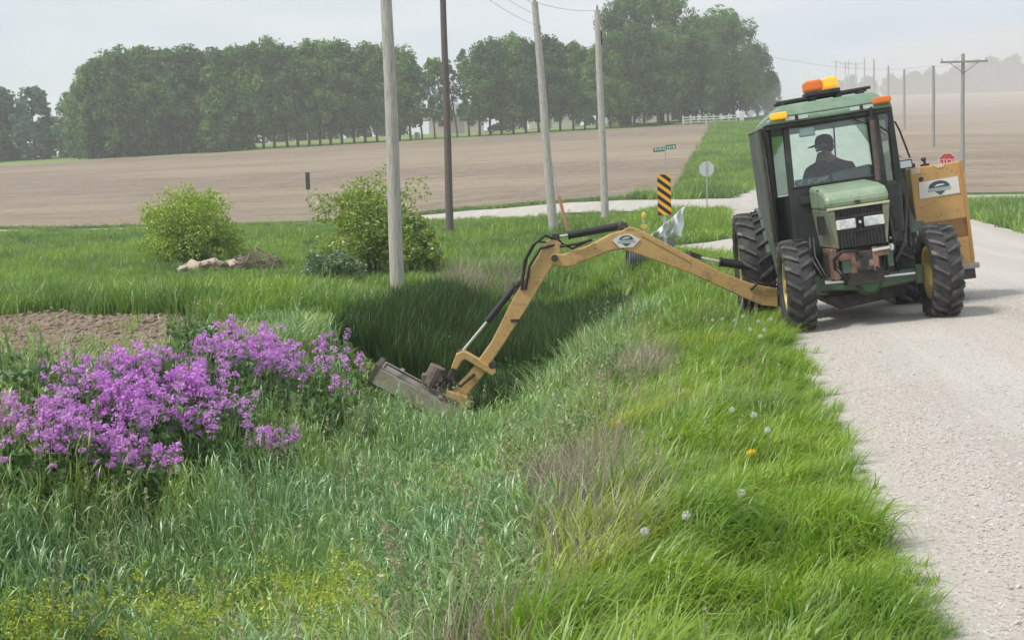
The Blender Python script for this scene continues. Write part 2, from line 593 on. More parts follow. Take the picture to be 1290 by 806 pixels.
# ------------------------------------------------------------------ paints
def paint(name, c, dirt=(0.30, 0.26, 0.21), rough=0.42, lo=0.52, hi=0.78, scale=5):
    m = pbr(name, c, rough, dirt, scale, bump=0.08, bscale=30, lo=lo, hi=hi)
    n, l = m.node_tree.nodes, m.node_tree.links
    b = next(q for q in n if q.type == 'BSDF_PRINCIPLED')
    src = b.inputs['Base Color'].links[0].from_socket
    tc = n.new('ShaderNodeTexCoord')
    for sc_, st, lo_, hi_, col_, f_ in ((24, (1, 1, 1.6), 0.63, 0.68, (0.12, 0.09, 0.065), 0.7), (5, (1, 1, 7), 0.60, 0.72, dirt, 0.6), (60, (1, 1, 1), 0.60, 0.70, (0.33, 0.30, 0.25), 0.5)):
        mp = n.new('ShaderNodeMapping'); mp.inputs['Scale'].default_value = st
        t = n.new('ShaderNodeTexNoise'); t.inputs['Scale'].default_value = sc_; t.inputs['Detail'].default_value = 5
        r = n.new('ShaderNodeMapRange'); r.inputs['From Min'].default_value = lo_; r.inputs['From Max'].default_value = hi_; r.inputs['To Max'].default_value = f_
        mx = n.new('ShaderNodeMixRGB'); mx.inputs['Color2'].default_value = (*col_, 1)
        l.new(tc.outputs['Object'], mp.inputs['Vector']); l.new(mp.outputs['Vector'], t.inputs['Vector'])
        l.new(t.outputs['Fac'], r.inputs['Value']); l.new(r.outputs['Result'], mx.inputs['Fac'])
        l.new(src, mx.inputs['Color1']); src = mx.outputs['Color']
    l.new(src, b.inputs['Base Color'])
    return m


P_green = paint('faded_green_paint', (0.085, 0.21, 0.085), (0.26, 0.30, 0.22))
P_hood = paint('weathered_light_green', (0.20, 0.32, 0.18), (0.33, 0.39, 0.29), rough=0.35, lo=0.35, hi=0.7)
P_axle = paint('oily_green', (0.04, 0.13, 0.06), (0.10, 0.12, 0.08), lo=0.4, hi=0.7)
P_side = paint('dusty_olive_panel', (0.16, 0.19, 0.12), (0.27, 0.25, 0.19), rough=0.6, lo=0.4, hi=0.7)
P_fender = paint('dark_green_fender', (0.07, 0.12, 0.085), (0.14, 0.16, 0.12), lo=0.4, hi=0.7)
P_black = pbr('black_plastic', (0.018, 0.019, 0.02), 0.55, (0.05, 0.048, 0.045), 7, bump=0.1)
P_frame = pbr('cab_frame_black', (0.022, 0.026, 0.026), 0.45, (0.045, 0.046, 0.044), 4)
P_mesh = pbr('grille_mesh', (0.025, 0.025, 0.026), 0.6, (0.10, 0.09, 0.08), 9, lo=0.45, hi=0.8)
P_orange = paint('orange_yellow_paint', (0.57, 0.33, 0.10), (0.42, 0.26, 0.12), rough=0.45, lo=0.45, hi=0.8, scale=4)
P_boom = paint('boom_yellow_paint', (0.58, 0.36, 0.14), (0.27, 0.17, 0.10), rough=0.55, lo=0.50, hi=0.80, scale=7)
P_ochre = paint('ochre_band', (0.34, 0.17, 0.05), (0.28, 0.16, 0.07))
P_rim = paint('yellow_rim', (0.55, 0.42, 0.09), (0.36, 0.28, 0.14), lo=0.4, hi=0.75)
P_rust = pbr('faded_red_casting', (0.28, 0.155, 0.12), 0.75, (0.14, 0.085, 0.06), 11, bump=0.3, lo=0.4, hi=0.6)
P_rustpipe = pbr('rusty_exhaust', (0.085, 0.065, 0.058), 0.7, (0.14, 0.10, 0.085), 8, bump=0.2)
P_steel = pbr('worn_steel', (0.33, 0.31, 0.28), 0.55, (0.24, 0.20, 0.15), 6, metal=0.25, bump=0.2, lo=0.4, hi=0.65)
P_chrome = pbr('chrome_rod', (0.75, 0.75, 0.74), 0.22, metal=0.9)
P_dark = pbr('greasy_dark_metal', (0.03, 0.028, 0.026), 0.6, (0.09, 0.075, 0.06), 8, bump=0.2)
P_tyre = pbr('tyre_rubber', (0.02, 0.02, 0.021), 0.62, (0.07, 0.067, 0.063), 7, bump=0.15, lo=0.42, hi=0.72)
P_lug = pbr('lighter_tread', (0.045, 0.044, 0.043), 0.5, (0.13, 0.125, 0.12), 9, bump=0.2, lo=0.42, hi=0.68)  # lugs mottled lighter than the tyre body
P_hose = pbr('hydraulic_hose', (0.015, 0.015, 0.016), 0.5)
P_white = pbr('white_plate', (0.74, 0.74, 0.72), 0.5, (0.62, 0.61, 0.57), 5)
P_logo = pbr('logo_dark_green', (0.035, 0.085, 0.085), 0.5)
P_logo_grey = pbr('logo_grey', (0.38, 0.42, 0.44), 0.5)
P_guard = pbr('grey_guard_sheet', (0.13, 0.15, 0.135), 0.5, (0.19, 0.205, 0.185), 3, stretch=(1, 5, 0.4), lo=0.4, hi=0.65)
P_headlamp = pbr('headlamp_lens', (0.72, 0.74, 0.74), 0.15, (0.42, 0.44, 0.45), 14)
P_amber = pbr('amber_lens', (0.62, 0.16, 0.025), 0.25, emit=((1.0, 0.22, 0.02), 0.12))
P_amber_lit = pbr('amber_lens_lit', (0.75, 0.33, 0.02), 0.25, emit=((1.0, 0.42, 0.02), 0.55))
P_beacon_lit = pbr('beacon_lit', (0.8, 0.36, 0.03), 0.25, emit=((1.0, 0.44, 0.025), 0.5))
P_mirror = pbr('mirror_glass', (0.62, 0.66, 0.66), 0.2, metal=0.4)
P_seat = pbr('seat_fabric', (0.03, 0.032, 0.03), 0.8)
P_console = pbr('dash_grey', (0.22, 0.25, 0.24), 0.6, (0.16, 0.18, 0.17), 5)
G_cab = glassmat('green_cab_glass', (0.83, 0.96, 0.92), 0.11)
G_side = glassmat('dark_side_glass', (0.42, 0.50, 0.48), 0.14)

# ------------------------------------------------------------------ tractor
TR_M = Matrix.Translation((4.45, 15.56, 0.005)) @ Euler((radians(-1.4), radians(-6.8), radians(-6.2))).to_matrix().to_4x4()
tractor = empty('tractor', label='weathered green farm tractor with a glass cab, standing on the gravel road edge', cat='tractor')
tractor.matrix_world = TR_M
TR_I = TR_M.inverted()
CX = 0.045


def tyre_mb(R, w, rim_r, n_lug, lug_h):
    m = MB()
    hw = w / 2
    prof = [(-hw * 0.72, rim_r), (-hw * 0.92, rim_r + 0.05), (-hw, (R + rim_r) / 2), (-hw * 0.96, R - lug_h - 0.05), (-hw * 0.80, R - lug_h - 0.012), (-hw * 0.4, R - lug_h), (0, R - lug_h + 0.004),
            (hw * 0.4, R - lug_h), (hw * 0.80, R - lug_h - 0.012), (hw * 0.96, R - lug_h - 0.05), (hw, (R + rim_r) / 2), (hw * 0.92, rim_r + 0.05), (hw * 0.72, rim_r)]
    m.lathe_x(prof, 48)
    for k in range(n_lug):
        for side in (-1, 1):
            a0 = 2 * pi * (k + (0.5 if side > 0 else 0)) / n_lug
            secs = []
            for j in range(5):
                u = j / 4
                x = side * (-0.012 * 0 + 0.01 + u * (hw * 1.0 - 0.01))
                a = a0 - 0.60 * u * (w / R) * 0.55
                top = R - 0.012 * u - (0.02 if j == 4 else 0)
                bot = R - lug_h - 0.03 - (0.05 if j == 4 else 0)
                half = (0.020 + 0.012 * u) / R
                secs.append([(x, r * cos(a + s * half * wd), r * sin(a + s * half * wd)) for (r, wd) in ((bot, 1.5), (top, 0.9)) for s in (-1, 1)])
            v = [p for q in secs for p in q]
            f = []
            for j in range(4):
                b, c = j * 4, j * 4 + 4
                f += [(b, b + 2, c + 2, c), (b + 2, b + 3, c + 3, c + 2), (b + 3, b + 1, c + 1, c + 3)]
            f += [(0, 1, 3, 2), (16, 18, 19, 17)]
            m.add(v, f, 1)
    return m


def rim_mb(rim_r, w, dish):
    m = MB()
    hw = w / 2 * 0.74
    prof = [(-hw, rim_r + 0.012), (-hw, rim_r - 0.03), (-hw * 0.5, rim_r - 0.06), (dish - 0.02, rim_r - 0.09), (dish, rim_r * 0.55), (dish - 0.03, rim_r * 0.42), (dish - 0.03, 0.001),
            (dish + 0.02, 0.001), (dish + 0.02, rim_r * 0.55), (dish + 0.02, rim_r - 0.08), (hw * 0.6, rim_r - 0.05), (hw, rim_r - 0.03), (hw, rim_r + 0.012)]
    m.lathe_x(prof, 40)
    return m


def hub_mb(rim_r, x0, x1):
    m = MB()
    m.tube([(x0, 0, 0), (x1, 0, 0)], rim_r * 0.26, 16)
    for k in range(8):
        a = 2 * pi * k / 8
        m.tube([(x0 + 0.05 * (1 if x1 > x0 else -1) * 0, rim_r * 0.36 * cos(a), rim_r * 0.36 * sin(a)), ((x0 + x1) / 2, rim_r * 0.36 * cos(a), rim_r * 0.36 * sin(a))], 0.014, 6)
    return m


def wheel(kind, center, R, w, rim_r, side, lean, yaw, n_lug, lug_h):
    mw = Matrix.Translation(center) @ Euler((radians(RND.uniform(0, 20)) * 0, radians(lean), radians(yaw))).to_matrix().to_4x4()
    e = empty(kind)
    e.parent = tractor
    e.matrix_parent_inverse = Matrix.Identity(4)
    e.matrix_local = TR_I @ mw
    tyre_mb(R, w, rim_r, n_lug, lug_h).build('tyre', [P_tyre, P_lug], e)
    rim_mb(rim_r, w, side * w * 0.18).build('rim', P_rim, e, smooth=True)
    hub_mb(rim_r, side * w * 0.10, side * w * 0.42).build('hub', P_rim, e, smooth=True)
    return e


wheel('front_wheel', (3.64, 15.66, 0.60), 0.60, 0.36, 0.33, -1, -4.3, -6.2, 20, 0.038)
wheel('front_wheel', (5.39, 15.47, 0.75), 0.60, 0.36, 0.33, 1, -4.3, -6.2, 20, 0.038)
wheel('rear_wheel', (3.56, 17.98, 0.72), 0.81, 0.47, 0.50, -1, -4.3, -6.2, 22, 0.045)
wheel('rear_wheel', (5.66, 17.74, 0.83), 0.81, 0.47, 0.50, 1, -4.3, -6.2, 22, 0.045)


def tp(name, m, mat, smooth=False, bevel=0.0, parent=None, label=None):
    o = m.build(name, mat, parent if parent is not None else tractor, smooth, bevel)
    if label: o['label'] = label
    return o


# hood: cap with sloping top, side panels, grille
c = CX
yF, yB = -0.62, 0.74
hood = tp('hood', MB().prism_yz([(yF + 0.03, 1.615), (yF - 0.005, 1.655), (yF + 0.03, 1.745), (yF + 0.14, 1.80), (-0.1, 1.855), (yB, 1.92), (yB, 1.60), (yF + 0.2, 1.575)], c - 0.38, c + 0.38), P_hood, bevel=0.05)
tp('hood_trim', MB().box(c - 0.372, c + 0.372, yF - 0.012, yF + 0.05, 1.578, 1.606), pbr('pale_trim', (0.62, 0.60, 0.42), 0.5, (0.5, 0.47, 0.34), 6), parent=hood)
for sx in (-1, 1):
    side = MB()
    x0, x1 = c + sx * 0.375, c + sx * 0.285
    side.hexa([(x1, yF + .02, 1.10), (c + sx * 0.30, yF + .02, 1.10), (c + sx * 0.33, yB, 1.12), (x1, yB, 1.12)],
              [(x1, yF + .0, 1.575), (x0, yF + .0, 1.575), (x0, yB, 1.61), (x1, yB, 1.61)])
    tp('hood_side_panel', side, P_side, bevel=0.02)
gr = MB()
gr.box(c - 0.285, c + 0.285, yF + 0.05, yF + 0.10, 1.10, 1.575)
grille = tp('grille', gr, P_mesh)
gb = MB()
for k in range(15):
    x = c - 0.28 + 0.56 * k / 14
    gb.box(x - 0.006, x + 0.006, yF + 0.028, yF + 0.052, 1.105, 1.572)
for z in (1.30, 1.475):
    gb.box(c - 0.283, c + 0.283, yF + 0.02, yF + 0.051, z - 0.012, z + 0.012)
tp('grille_bar', gb, P_black, parent=grille)['kind'] = 'stuff'
for sx in (-1, 1):
    x = c + sx * 0.168
    hl = tp('headlight', MB().box(x - 0.118, x + 0.118, yF - 0.004, yF + 0.05, 1.328, 1.448), P_headlamp, bevel=0.015)
    tp('headlight_frame', MB().box(x - 0.128, x + 0.128, yF + 0.012, yF + 0.048, 1.318, 1.458), P_black, parent=hl)
    xx = c + sx * 0.262
    tp('lens', MB().box(xx - 0.022, xx + 0.022, yF - 0.010, yF + 0.03, 1.332, 1.444), pbr('marker_lens', (0.75, 0.72, 0.62), 0.3), parent=hl)
tp('emblem', MB().tube([(c, yF + 0.03, 1.395), (c, yF + 0.005, 1.395)], 0.018, 12), P_chrome)

for sx in (-1, 1):
    vm = MB()
    for k in range(5):
        yy = -0.25 + k * 0.13
        vm.box(*sorted((c + sx * 0.370, c + sx * 0.381)), yy, yy + 0.07, 1.28, 1.52)
    tp('side_vent', vm, P_black)
tp('hood_latch', MB().box(c - 0.03, c + 0.03, yF - 0.018, yF + 0.02, 1.63, 1.66), P_black)
tp('hood_seam', MB().box(c - 0.383, c + 0.383, -0.02, -0.008, 1.60, 1.858), P_dark)
for sx in (-1, 1):
    for z in (1.15, 1.53):
        tp('bolt', MB().tube([(c + sx * 0.335, yF - 0.008, z), (c + sx * 0.335, yF + 0.03, z)], 0.012, 8), P_steel)
tp('tool_tray', MB().box(c - 0.36, c - 0.1, -0.2, 0.3, 1.06, 1.10), P_rust)
for x_ in (-0.45, -0.40, 0.43, 0.49):
    tp('hose', MB().tube([(c + x_, 0.72, 1.25), (c + x_ * 1.08, 0.55, 1.0), (c + x_ * 0.9, 0.35, 0.75), (c + x_ * 0.7, 0.1, 0.62)], 0.016, 6), P_hose, smooth=True)
tp('battery_box', MB().box(c - 0.70, c - 0.46, 0.95, 1.4, 0.72, 1.0), P_black, bevel=0.015)
# engine front: support castings, hoses, steering ram
eng = MB()
eng.box(c - 0.22, c + 0.24, -0.45, 0.8, 0.62, 1.10)
eng.box(c - 0.30, c + 0.30, 0.1, 2.2, 0.55, 1.05)
eng.box(c - 0.33, c + 0.40, 0.35, 2.2, 0.36, 0.60)
tp('engine_block', eng, P_dark, bevel=0.03)
tp('oil_pan', MB().hexa([(c - 0.25, 0.2, 0.30), (c + 0.62, 0.35, 0.36), (c + 0.62, 2.0, 0.36), (c - 0.25, 2.0, 0.30)], [(c - 0.45, 0.2, 0.48), (c + 0.66, 0.35, 0.50), (c + 0.66, 2.0, 0.50), (c - 0.45, 2.0, 0.48)]), P_dark, bevel=0.02)
fs = MB()
for sx in (-1, 1):
    for (x0, x1, z0, z1) in ((0.10, 0.17, 0.78, 1.07), (0.165, 0.30, 0.95, 1.06), (0.05, 0.12, 0.84, 0.92)):
        fs.box(*(sorted((c + sx * x0, c + sx * x1))), -0.60, -0.30, z0, z1)
fs.box(c - 0.11, c + 0.11, -0.585, -0.3, 0.80, 1.04, 1)
fs.box(c - 0.37, c - 0.30, -0.52, -0.2, 0.72, 1.10, 0)
tp('front_support', fs, [P_rust, P_dark], bevel=0.012)
tp('valve_block', MB().box(c - 0.27, c - 0.13, -0.58, -0.32, 0.79, 0.95), P_axle, bevel=0.012)
tp('valve_block', MB().box(c + 0.28, c + 0.35, -0.55, -0.35, 0.80, 1.02), P_axle, bevel=0.012)
tp('hitch_pin', MB().tube([(c + 0.10, -0.60, 1.03), (c + 0.36, -0.60, 1.04)], 0.022, 8).tube([(c + 0.33, -0.60, 1.0), (c + 0.33, -0.60, 1.08)], 0.03, 8), P_chrome)
for pts, r in (([(c - 0.34, -0.45, 0.78), (c - 0.36, -0.60, 0.98), (c - 0.26, -0.66, 1.07), (c - 0.10, -0.66, 1.05), (c - 0.03, -0.60, 0.97)], 0.022),
               ([(c - 0.20, -0.5, 0.72), (c - 0.30, -0.62, 0.80), (c - 0.36, -0.5, 0.92)], 0.018),
               ([(c + 0.12, -0.6, 0.82), (c + 0.22, -0.64, 0.74), (c + 0.34, -0.5, 0.78), (c + 0.42, -0.3, 0.72)], 0.018),
               ([(c + 0.45, 0.55, 1.75), (c + 0.52, 0.25, 1.35), (c + 0.48, 0.0, 1.0), (c + 0.32, -0.2, 0.72)], 0.026)):
    tp('hose', MB().tube(pts, r, 8), P_hose, smooth=True)

# front axle follows the wheels' tilt rather than the body's
ax = empty('front_axle'); ax.parent = tractor
ax.matrix_local = TR_I @ (Matrix.Translation((4.515, 15.565, 0.665)) @ Euler((0, radians(-4.9), radians(-6.2))).to_matrix().to_4x4())
am = MB()
for sx in (-1, 1):
    am.hexa([(sx * 0.12, -0.09, -0.12), (sx * 0.68, -0.07, -0.07), (sx * 0.68, 0.07, -0.07), (sx * 0.12, 0.09, -0.12)][::sx], [(sx * 0.12, -0.08, 0.06), (sx * 0.68, -0.07, 0.08), (sx * 0.68, 0.07, 0.08), (sx * 0.12, 0.08, 0.06)][::sx])
am.box(-0.69, -0.58, -0.11, 0.11, -0.11, 0.12).box(0.58, 0.69, -0.11, 0.11, -0.11, 0.12)
tp('axle_beam', am, P_axle, bevel=0.02, parent=ax)
dm = MB(); dm.ball((0.0, 0.0, -0.03), (0.19, 0.19, 0.17), 16, 10); dm.tube([(0, -0.2, -0.03), (0, 0.3, -0.03)], 0.11, 12)
tp('differential', dm, P_axle, smooth=True, parent=ax)
tp('steering_ram', MB().tube([(-0.55, -0.17, 0.03), (0.1, -0.17, 0.03)], 0.032, 10).tube([(0.1, -0.17, 0.03), (0.56, -0.17, 0.03)], 0.016, 8), [P_chrome], smooth=True, parent=ax)
tp('tie_rod', MB().tube([(-0.6, 0.18, 0.0), (0.6, 0.18, 0.0)], 0.02, 8), P_dark, parent=ax)
tp('frame_bracket', MB().box(-0.16, 0.16, -0.14, 0.3, 0.06, 0.28), P_dark, bevel=0.02, parent=ax)
ra = MB(); ra.tube([(c - 0.95, 2.4, 0.80), (c + 1.1, 2.4, 0.74)], 0.11, 12)
tp('rear_axle', ra, P_axle, smooth=True)

# cab
ZB, ZT = 1.02, 2.80          # waist panel bottom / roof underside
xl, xr = c - 0.84, c + 0.86
ybk = 2.45


def bar(p, q, w, d, m=None):
    """square section bar between two points: w across x, d along y"""
    m = m or MB()
    (x0, y0, z0), (x1, y1, z1) = p, q
    m.hexa([(x0 - w, y0 - d, z0), (x0 + w, y0 - d, z0), (x0 + w, y0 + d, z0), (x0 - w, y0 + d, z0)], [(x1 - w, y1 - d, z1), (x1 + w, y1 - d, z1), (x1 + w, y1 + d, z1), (x1 - w, y1 + d, z1)])
    return m


FL, FR = (c - 0.60, 0.86), (c + 0.60, 0.86)
for (x0, x1, y0, y1, w) in ((c - 0.62, c - 0.555, 0.84, 0.88, 0.042), (c + 0.62, c + 0.615, 0.84, 0.88, 0.035), (xl + 0.03, xl + 0.06, 1.18, 1.10, 0.045), (xr + 0.02, xr - 0.03, 1.20, 1.10, 0.05), (xl + 0.03, xl + 0.06, ybk, ybk - 0.1, 0.05), (xr - 0.01, xr - 0.05, ybk, ybk - 0.1, 0.05)):
    tp('cab_pillar', bar((x0, y0, ZB), (x1, y1, ZT + 0.04), w, 0.05), P_frame, bevel=0.012)
# roof: tapered slab with an overhanging dark under-tray
rm = MB()
rm.hexa([(c - 0.80, 0.72, 2.885), (c + 0.80, 0.72, 2.885), (c + 0.84, 2.62, 2.87), (c - 0.84, 2.62, 2.87)], [(c - 0.62, 0.86, 3.045), (c + 0.62, 0.86, 3.045), (c + 0.66, 2.4, 3.04), (c - 0.66, 2.4, 3.04)])
rm.hexa([(c - 0.82, 0.70, 2.80), (c + 0.82, 0.70, 2.80), (c + 0.86, 2.62, 2.80), (c - 0.86, 2.62, 2.80)], [(c - 0.80, 0.72, 2.884), (c + 0.80, 0.72, 2.884), (c + 0.84, 2.6, 2.869), (c - 0.84, 2.6, 2.869)])
roof = tp('roof', rm, paint('roof_green', (0.13, 0.24, 0.15), (0.24, 0.31, 0.23), lo=0.35, hi=0.7), bevel=0.03)
tp('roof_tray', MB().box(c - 0.80, c + 0.80, 0.74, 2.58, 2.745, 2.797), P_black, bevel=0.012, parent=roof)
for sx in (-1, 1):
    for k in (0, 1):
        xx = c + sx * 0.42 + (k - 0.5) * 0.17
        tp('roof_decal', MB().box(xx - 0.062, xx + 0.062, 0.682, 0.73, 2.825, 2.872), pbr('pale_decal', (0.55, 0.6, 0.58), 0.25), parent=roof)  # pale blocks added in place of unreadable lettering on the roof front
    xx = c + sx * 0.42
    tp('decal_gap', MB().box(xx - 0.02, xx + 0.02, 0.680, 0.73, 2.815, 2.876), P_black, parent=roof)
tp('corner_light', MB().box(c - 0.755, c - 0.545, 0.62, 0.80, 2.862, 2.945), P_amber_lit, bevel=0.02, parent=roof, label='lit yellow corner flasher at the left end of the roof')
tp('corner_light', MB().box(c + 0.575, c + 0.80, 0.62, 0.80, 2.862, 2.945), P_amber, bevel=0.02, parent=roof, label='dim orange corner flasher at the right end of the roof')
# light bar with beacon
lb = MB()
lb.tube([(c - 0.60, 1.2, 3.115), (c + 0.66, 1.2, 3.135)], 0.022, 8)
lb.tube([(c - 0.60, 1.5, 3.115), (c + 0.66, 1.5, 3.135)], 0.022, 8)
for x in (-0.52, -0.10, 0.24, 0.54):
    lb.box(c + x - 0.03, c + x + 0.03, 1.17, 1.23, 3.03, 3.12)
    lb.box(c + x - 0.015, c + x + 0.015, 1.2, 1.5, 3.10, 3.125)
    lb.box(c + x - 0.03, c + x + 0.03, 1.47, 1.53, 3.03, 3.12)
tp('light_rack', lb, P_black)
bc = tp('beacon', MB().box(c - 0.20, c + 0.04, 1.14, 1.46, 3.195, 3.345), P_amber, bevel=0.035)
tp('beacon_lens', MB().box(c + 0.045, c + 0.245, 1.14, 1.46, 3.20, 3.352), P_beacon_lit, bevel=0.035, parent=bc, label='lit yellow half of the roof beacon')
tp('beacon_base', MB().box(c - 0.21, c + 0.255, 1.12, 1.48, 3.135, 3.192), P_black, bevel=0.012, parent=bc)

# front wall of the cab: windscreen over a dark lower panel
tp('lower_front_panel', MB().box(c - 0.58, c + 0.62, 0.80, 0.86, ZB, 1.94), P_frame, bevel=0.02)
tp('dash_box', MB().box(c - 0.50, c - 0.25, 0.76, 0.80, 1.70, 1.80), pbr('dark_slate', (0.035, 0.045, 0.045), 0.5), bevel=0.01)
tp('windscreen', MB().add([(c - 0.575, 0.845, 1.95), (c + 0.60, 0.845, 1.95), (c + 0.60, 0.885, 2.79), (c - 0.535, 0.885, 2.79)], [(0, 1, 2, 3)]), G_cab)
tp('window_sill', MB().box(c - 0.60, c + 0.63, 0.79, 0.87, 1.925, 1.955), P_black, bevel=0.008)
tp('windscreen_header', MB().box(c - 0.58, c + 0.62, 0.85, 0.91, 2.725, 2.80), P_frame)
for sx, xa in ((-1, c - 0.60), (1, c + 0.63)):
    xo = xl + 0.03 if sx < 0 else xr
    # corner quarter panes and low doors
    tp('corner_window', MB().add([(xa, 0.87, 1.86), (xo, 1.16, 1.86), (xo - sx * 0.02, 1.08, 2.78), (xa + sx * 0.0, 0.89, 2.78)], [(0, 1, 2, 3)]), G_side)
    tp('corner_panel', MB().hexa([(xa, 0.84, 1.0), (xo, 1.12, 1.0), (xo, 1.18, 1.0), (xa, 0.90, 1.0)], [(xa, 0.84, 1.85), (xo, 1.12, 1.85), (xo, 1.18, 1.85), (xa, 0.90, 1.85)]), P_frame, bevel=0.012)
    tp('side_window', MB().add([(xo, 1.24, 1.50), (xo, ybk - 0.05, 1.70), (xo - sx * 0.04, ybk - 0.12, 2.77), (xo - sx * 0.03, 1.15, 2.77)], [(0, 1, 2, 3)]), G_side if sx < 0 else G_cab)
    tp('door', MB().box(*sorted((xo - 0.02, xo + 0.02)), 1.2, ybk, 0.95, 1.50), P_fender, bevel=0.012)
tp('rear_window', MB().add([(xl + 0.08, ybk, 1.5), (xr - 0.08, ybk, 1.5), (xr - 0.1, ybk - 0.1, 2.77), (xl + 0.1, ybk - 0.1, 2.77)], [(0, 1, 2, 3)]), G_cab)
tp('rear_panel', MB().box(xl + 0.05, xr - 0.05, ybk - 0.02, ybk + 0.03, 0.95, 1.5), P_frame)
tp('cab_floor', MB().box(xl + 0.05, xr - 0.05, 0.9, ybk, 0.98, 1.04), P_black)
tp('window_bar', MB().tube([(c + 0.22, ybk - 0.02, 1.5), (c + 0.30, ybk - 0.1, 2.77)], 0.012, 6), P_frame)
# interior: seat, wheel, console, mirror
seat = tp('seat', MB().box(c - 0.17, c + 0.31, 1.62, 2.10, 1.33, 1.47), P_seat, bevel=0.05)
tp('seat_back', MB().hexa([(c - 0.15, 2.06, 1.45), (c + 0.30, 2.06, 1.45), (c + 0.30, 2.18, 1.45), (c - 0.15, 2.18, 1.45)], [(c - 0.13, 2.16, 2.02), (c + 0.28, 2.16, 2.02), (c + 0.28, 2.26, 2.02), (c - 0.13, 2.26, 2.02)]), P_seat, bevel=0.04, parent=seat)
tp('seat_post', MB().box(c - 0.08, c + 0.2, 1.72, 2.0, 1.04, 1.34), P_black, parent=seat)
dash = tp('dashboard', MB().hexa([(c + 0.0, 0.92, 1.05), (c + 0.50, 0.92, 1.05), (c + 0.50, 1.14, 1.05), (c + 0.0, 1.14, 1.05)], [(c - 0.03, 0.95, 2.06), (c + 0.53, 0.95, 2.10), (c + 0.53, 1.20, 2.12), (c - 0.03, 1.20, 2.08)]), P_console, bevel=0.03)
tp('control_console', MB().box(c - 0.56, c - 0.30, 1.2, 1.9, 1.05, 1.86), P_black, bevel=0.02)
tp('joystick', MB().tube([(c - 0.40, 1.30, 1.86), (c - 0.38, 1.28, 1.98)], 0.012, 8).ball((c - 0.38, 1.28, 2.0), 0.032), P_black)
tp('sill_strip', MB().box(c - 0.52, c - 0.06, 0.93, 0.96, 1.96, 2.04), pbr('pale_blotchy', (0.42, 0.50, 0.50), 0.6, (0.10, 0.12, 0.12), 22, lo=0.45, hi=0.55))  # pale bluish strip with dark blotches, low behind the windscreen
sw = MB()
for k in range(20):
    a, b = 2 * pi * k / 20, 2 * pi * (k + 1) / 20
    sw.tube([(c + 0.10 + 0.19 * cos(a), 1.36 + 0.15 * sin(a), 2.02 + 0.11 * sin(a)), (c + 0.10 + 0.19 * cos(b), 1.36 + 0.15 * sin(b), 2.02 + 0.11 * sin(b))], 0.014, 6, cap=False)
sw.tube([(c + 0.10, 1.36, 2.02), (c + 0.10, 1.18, 1.75)], 0.03, 8)
tp('steering_wheel', sw, P_black)
tp('inside_mirror', MB().box(c - 0.37, c - 0.16, 1.02, 1.05, 2.60, 2.73), P_mirror, bevel=0.015)
# exhaust stack, wiper, mirrors
tp('exhaust_stack', MB().tube([(c + 0.52, 0.70, 1.88), (c + 0.535, 0.70, 2.66)], 0.038, 12).tube([(c + 0.535, 0.70, 2.66), (c + 0.54, 0.70, 2.84)], [0.028, 0.022], 10, mi=1), [P_rustpipe, P_black], smooth=True)
tp('wiper', MB().tube([(c + 0.10, 0.80, 2.86), (c + 0.52, 0.80, 2.60)], 0.010, 6), P_black)
tp('wiper', MB().tube([(c + 0.60, 0.84, 2.62), (c + 0.82, 0.98, 2.46)], 0.012, 6), P_black)
mr = tp('side_mirror', MB().box(xr + 0.00, xr + 0.22, 1.16, 1.24, 1.98, 2.10), P_dark, bevel=0.015)
tp('mirror_arm', MB().tube([(xr - 0.03, 1.1, 2.62), (xr + 0.05, 1.12, 2.62), (xr + 0.10, 1.15, 2.50), (xr + 0.20, 1.2, 2.12)], 0.013, 6), P_black, parent=mr)
tp('mirror_glass', MB().box(xr + 0.02, xr + 0.20, 1.15, 1.158, 1.995, 2.085), P_mirror, parent=mr)
tp('hydraulic_pipe', MB().tube([(xr + 0.06, 1.2, 2.0), (xr + 0.05, 1.1, 1.5), (xr - 0.12, 0.6, 1.05), (xr - 0.35, 0.2, 0.8)], 0.024, 8), P_dark, smooth=True)
tp('hydraulic_pipe', MB().tube([(xr + 0.12, 1.3, 2.0), (xr + 0.10, 1.25, 1.3), (xr + 0.0, 0.9, 0.95)], 0.02, 8), P_dark, smooth=True)
tp('air_filter', MB().tube([(c + 0.66, 0.75, 1.18), (c + 0.68, 0.75, 1.80)], 0.125, 16), P_black, smooth=True)
tp('step_plate', MB().box(c - 0.78, c - 0.45, 1.0, 1.5, 0.45, 0.50).box(c - 0.78, c - 0.74, 1.0, 1.5, 0.5, 1.0), P_dark, bevel=0.01)
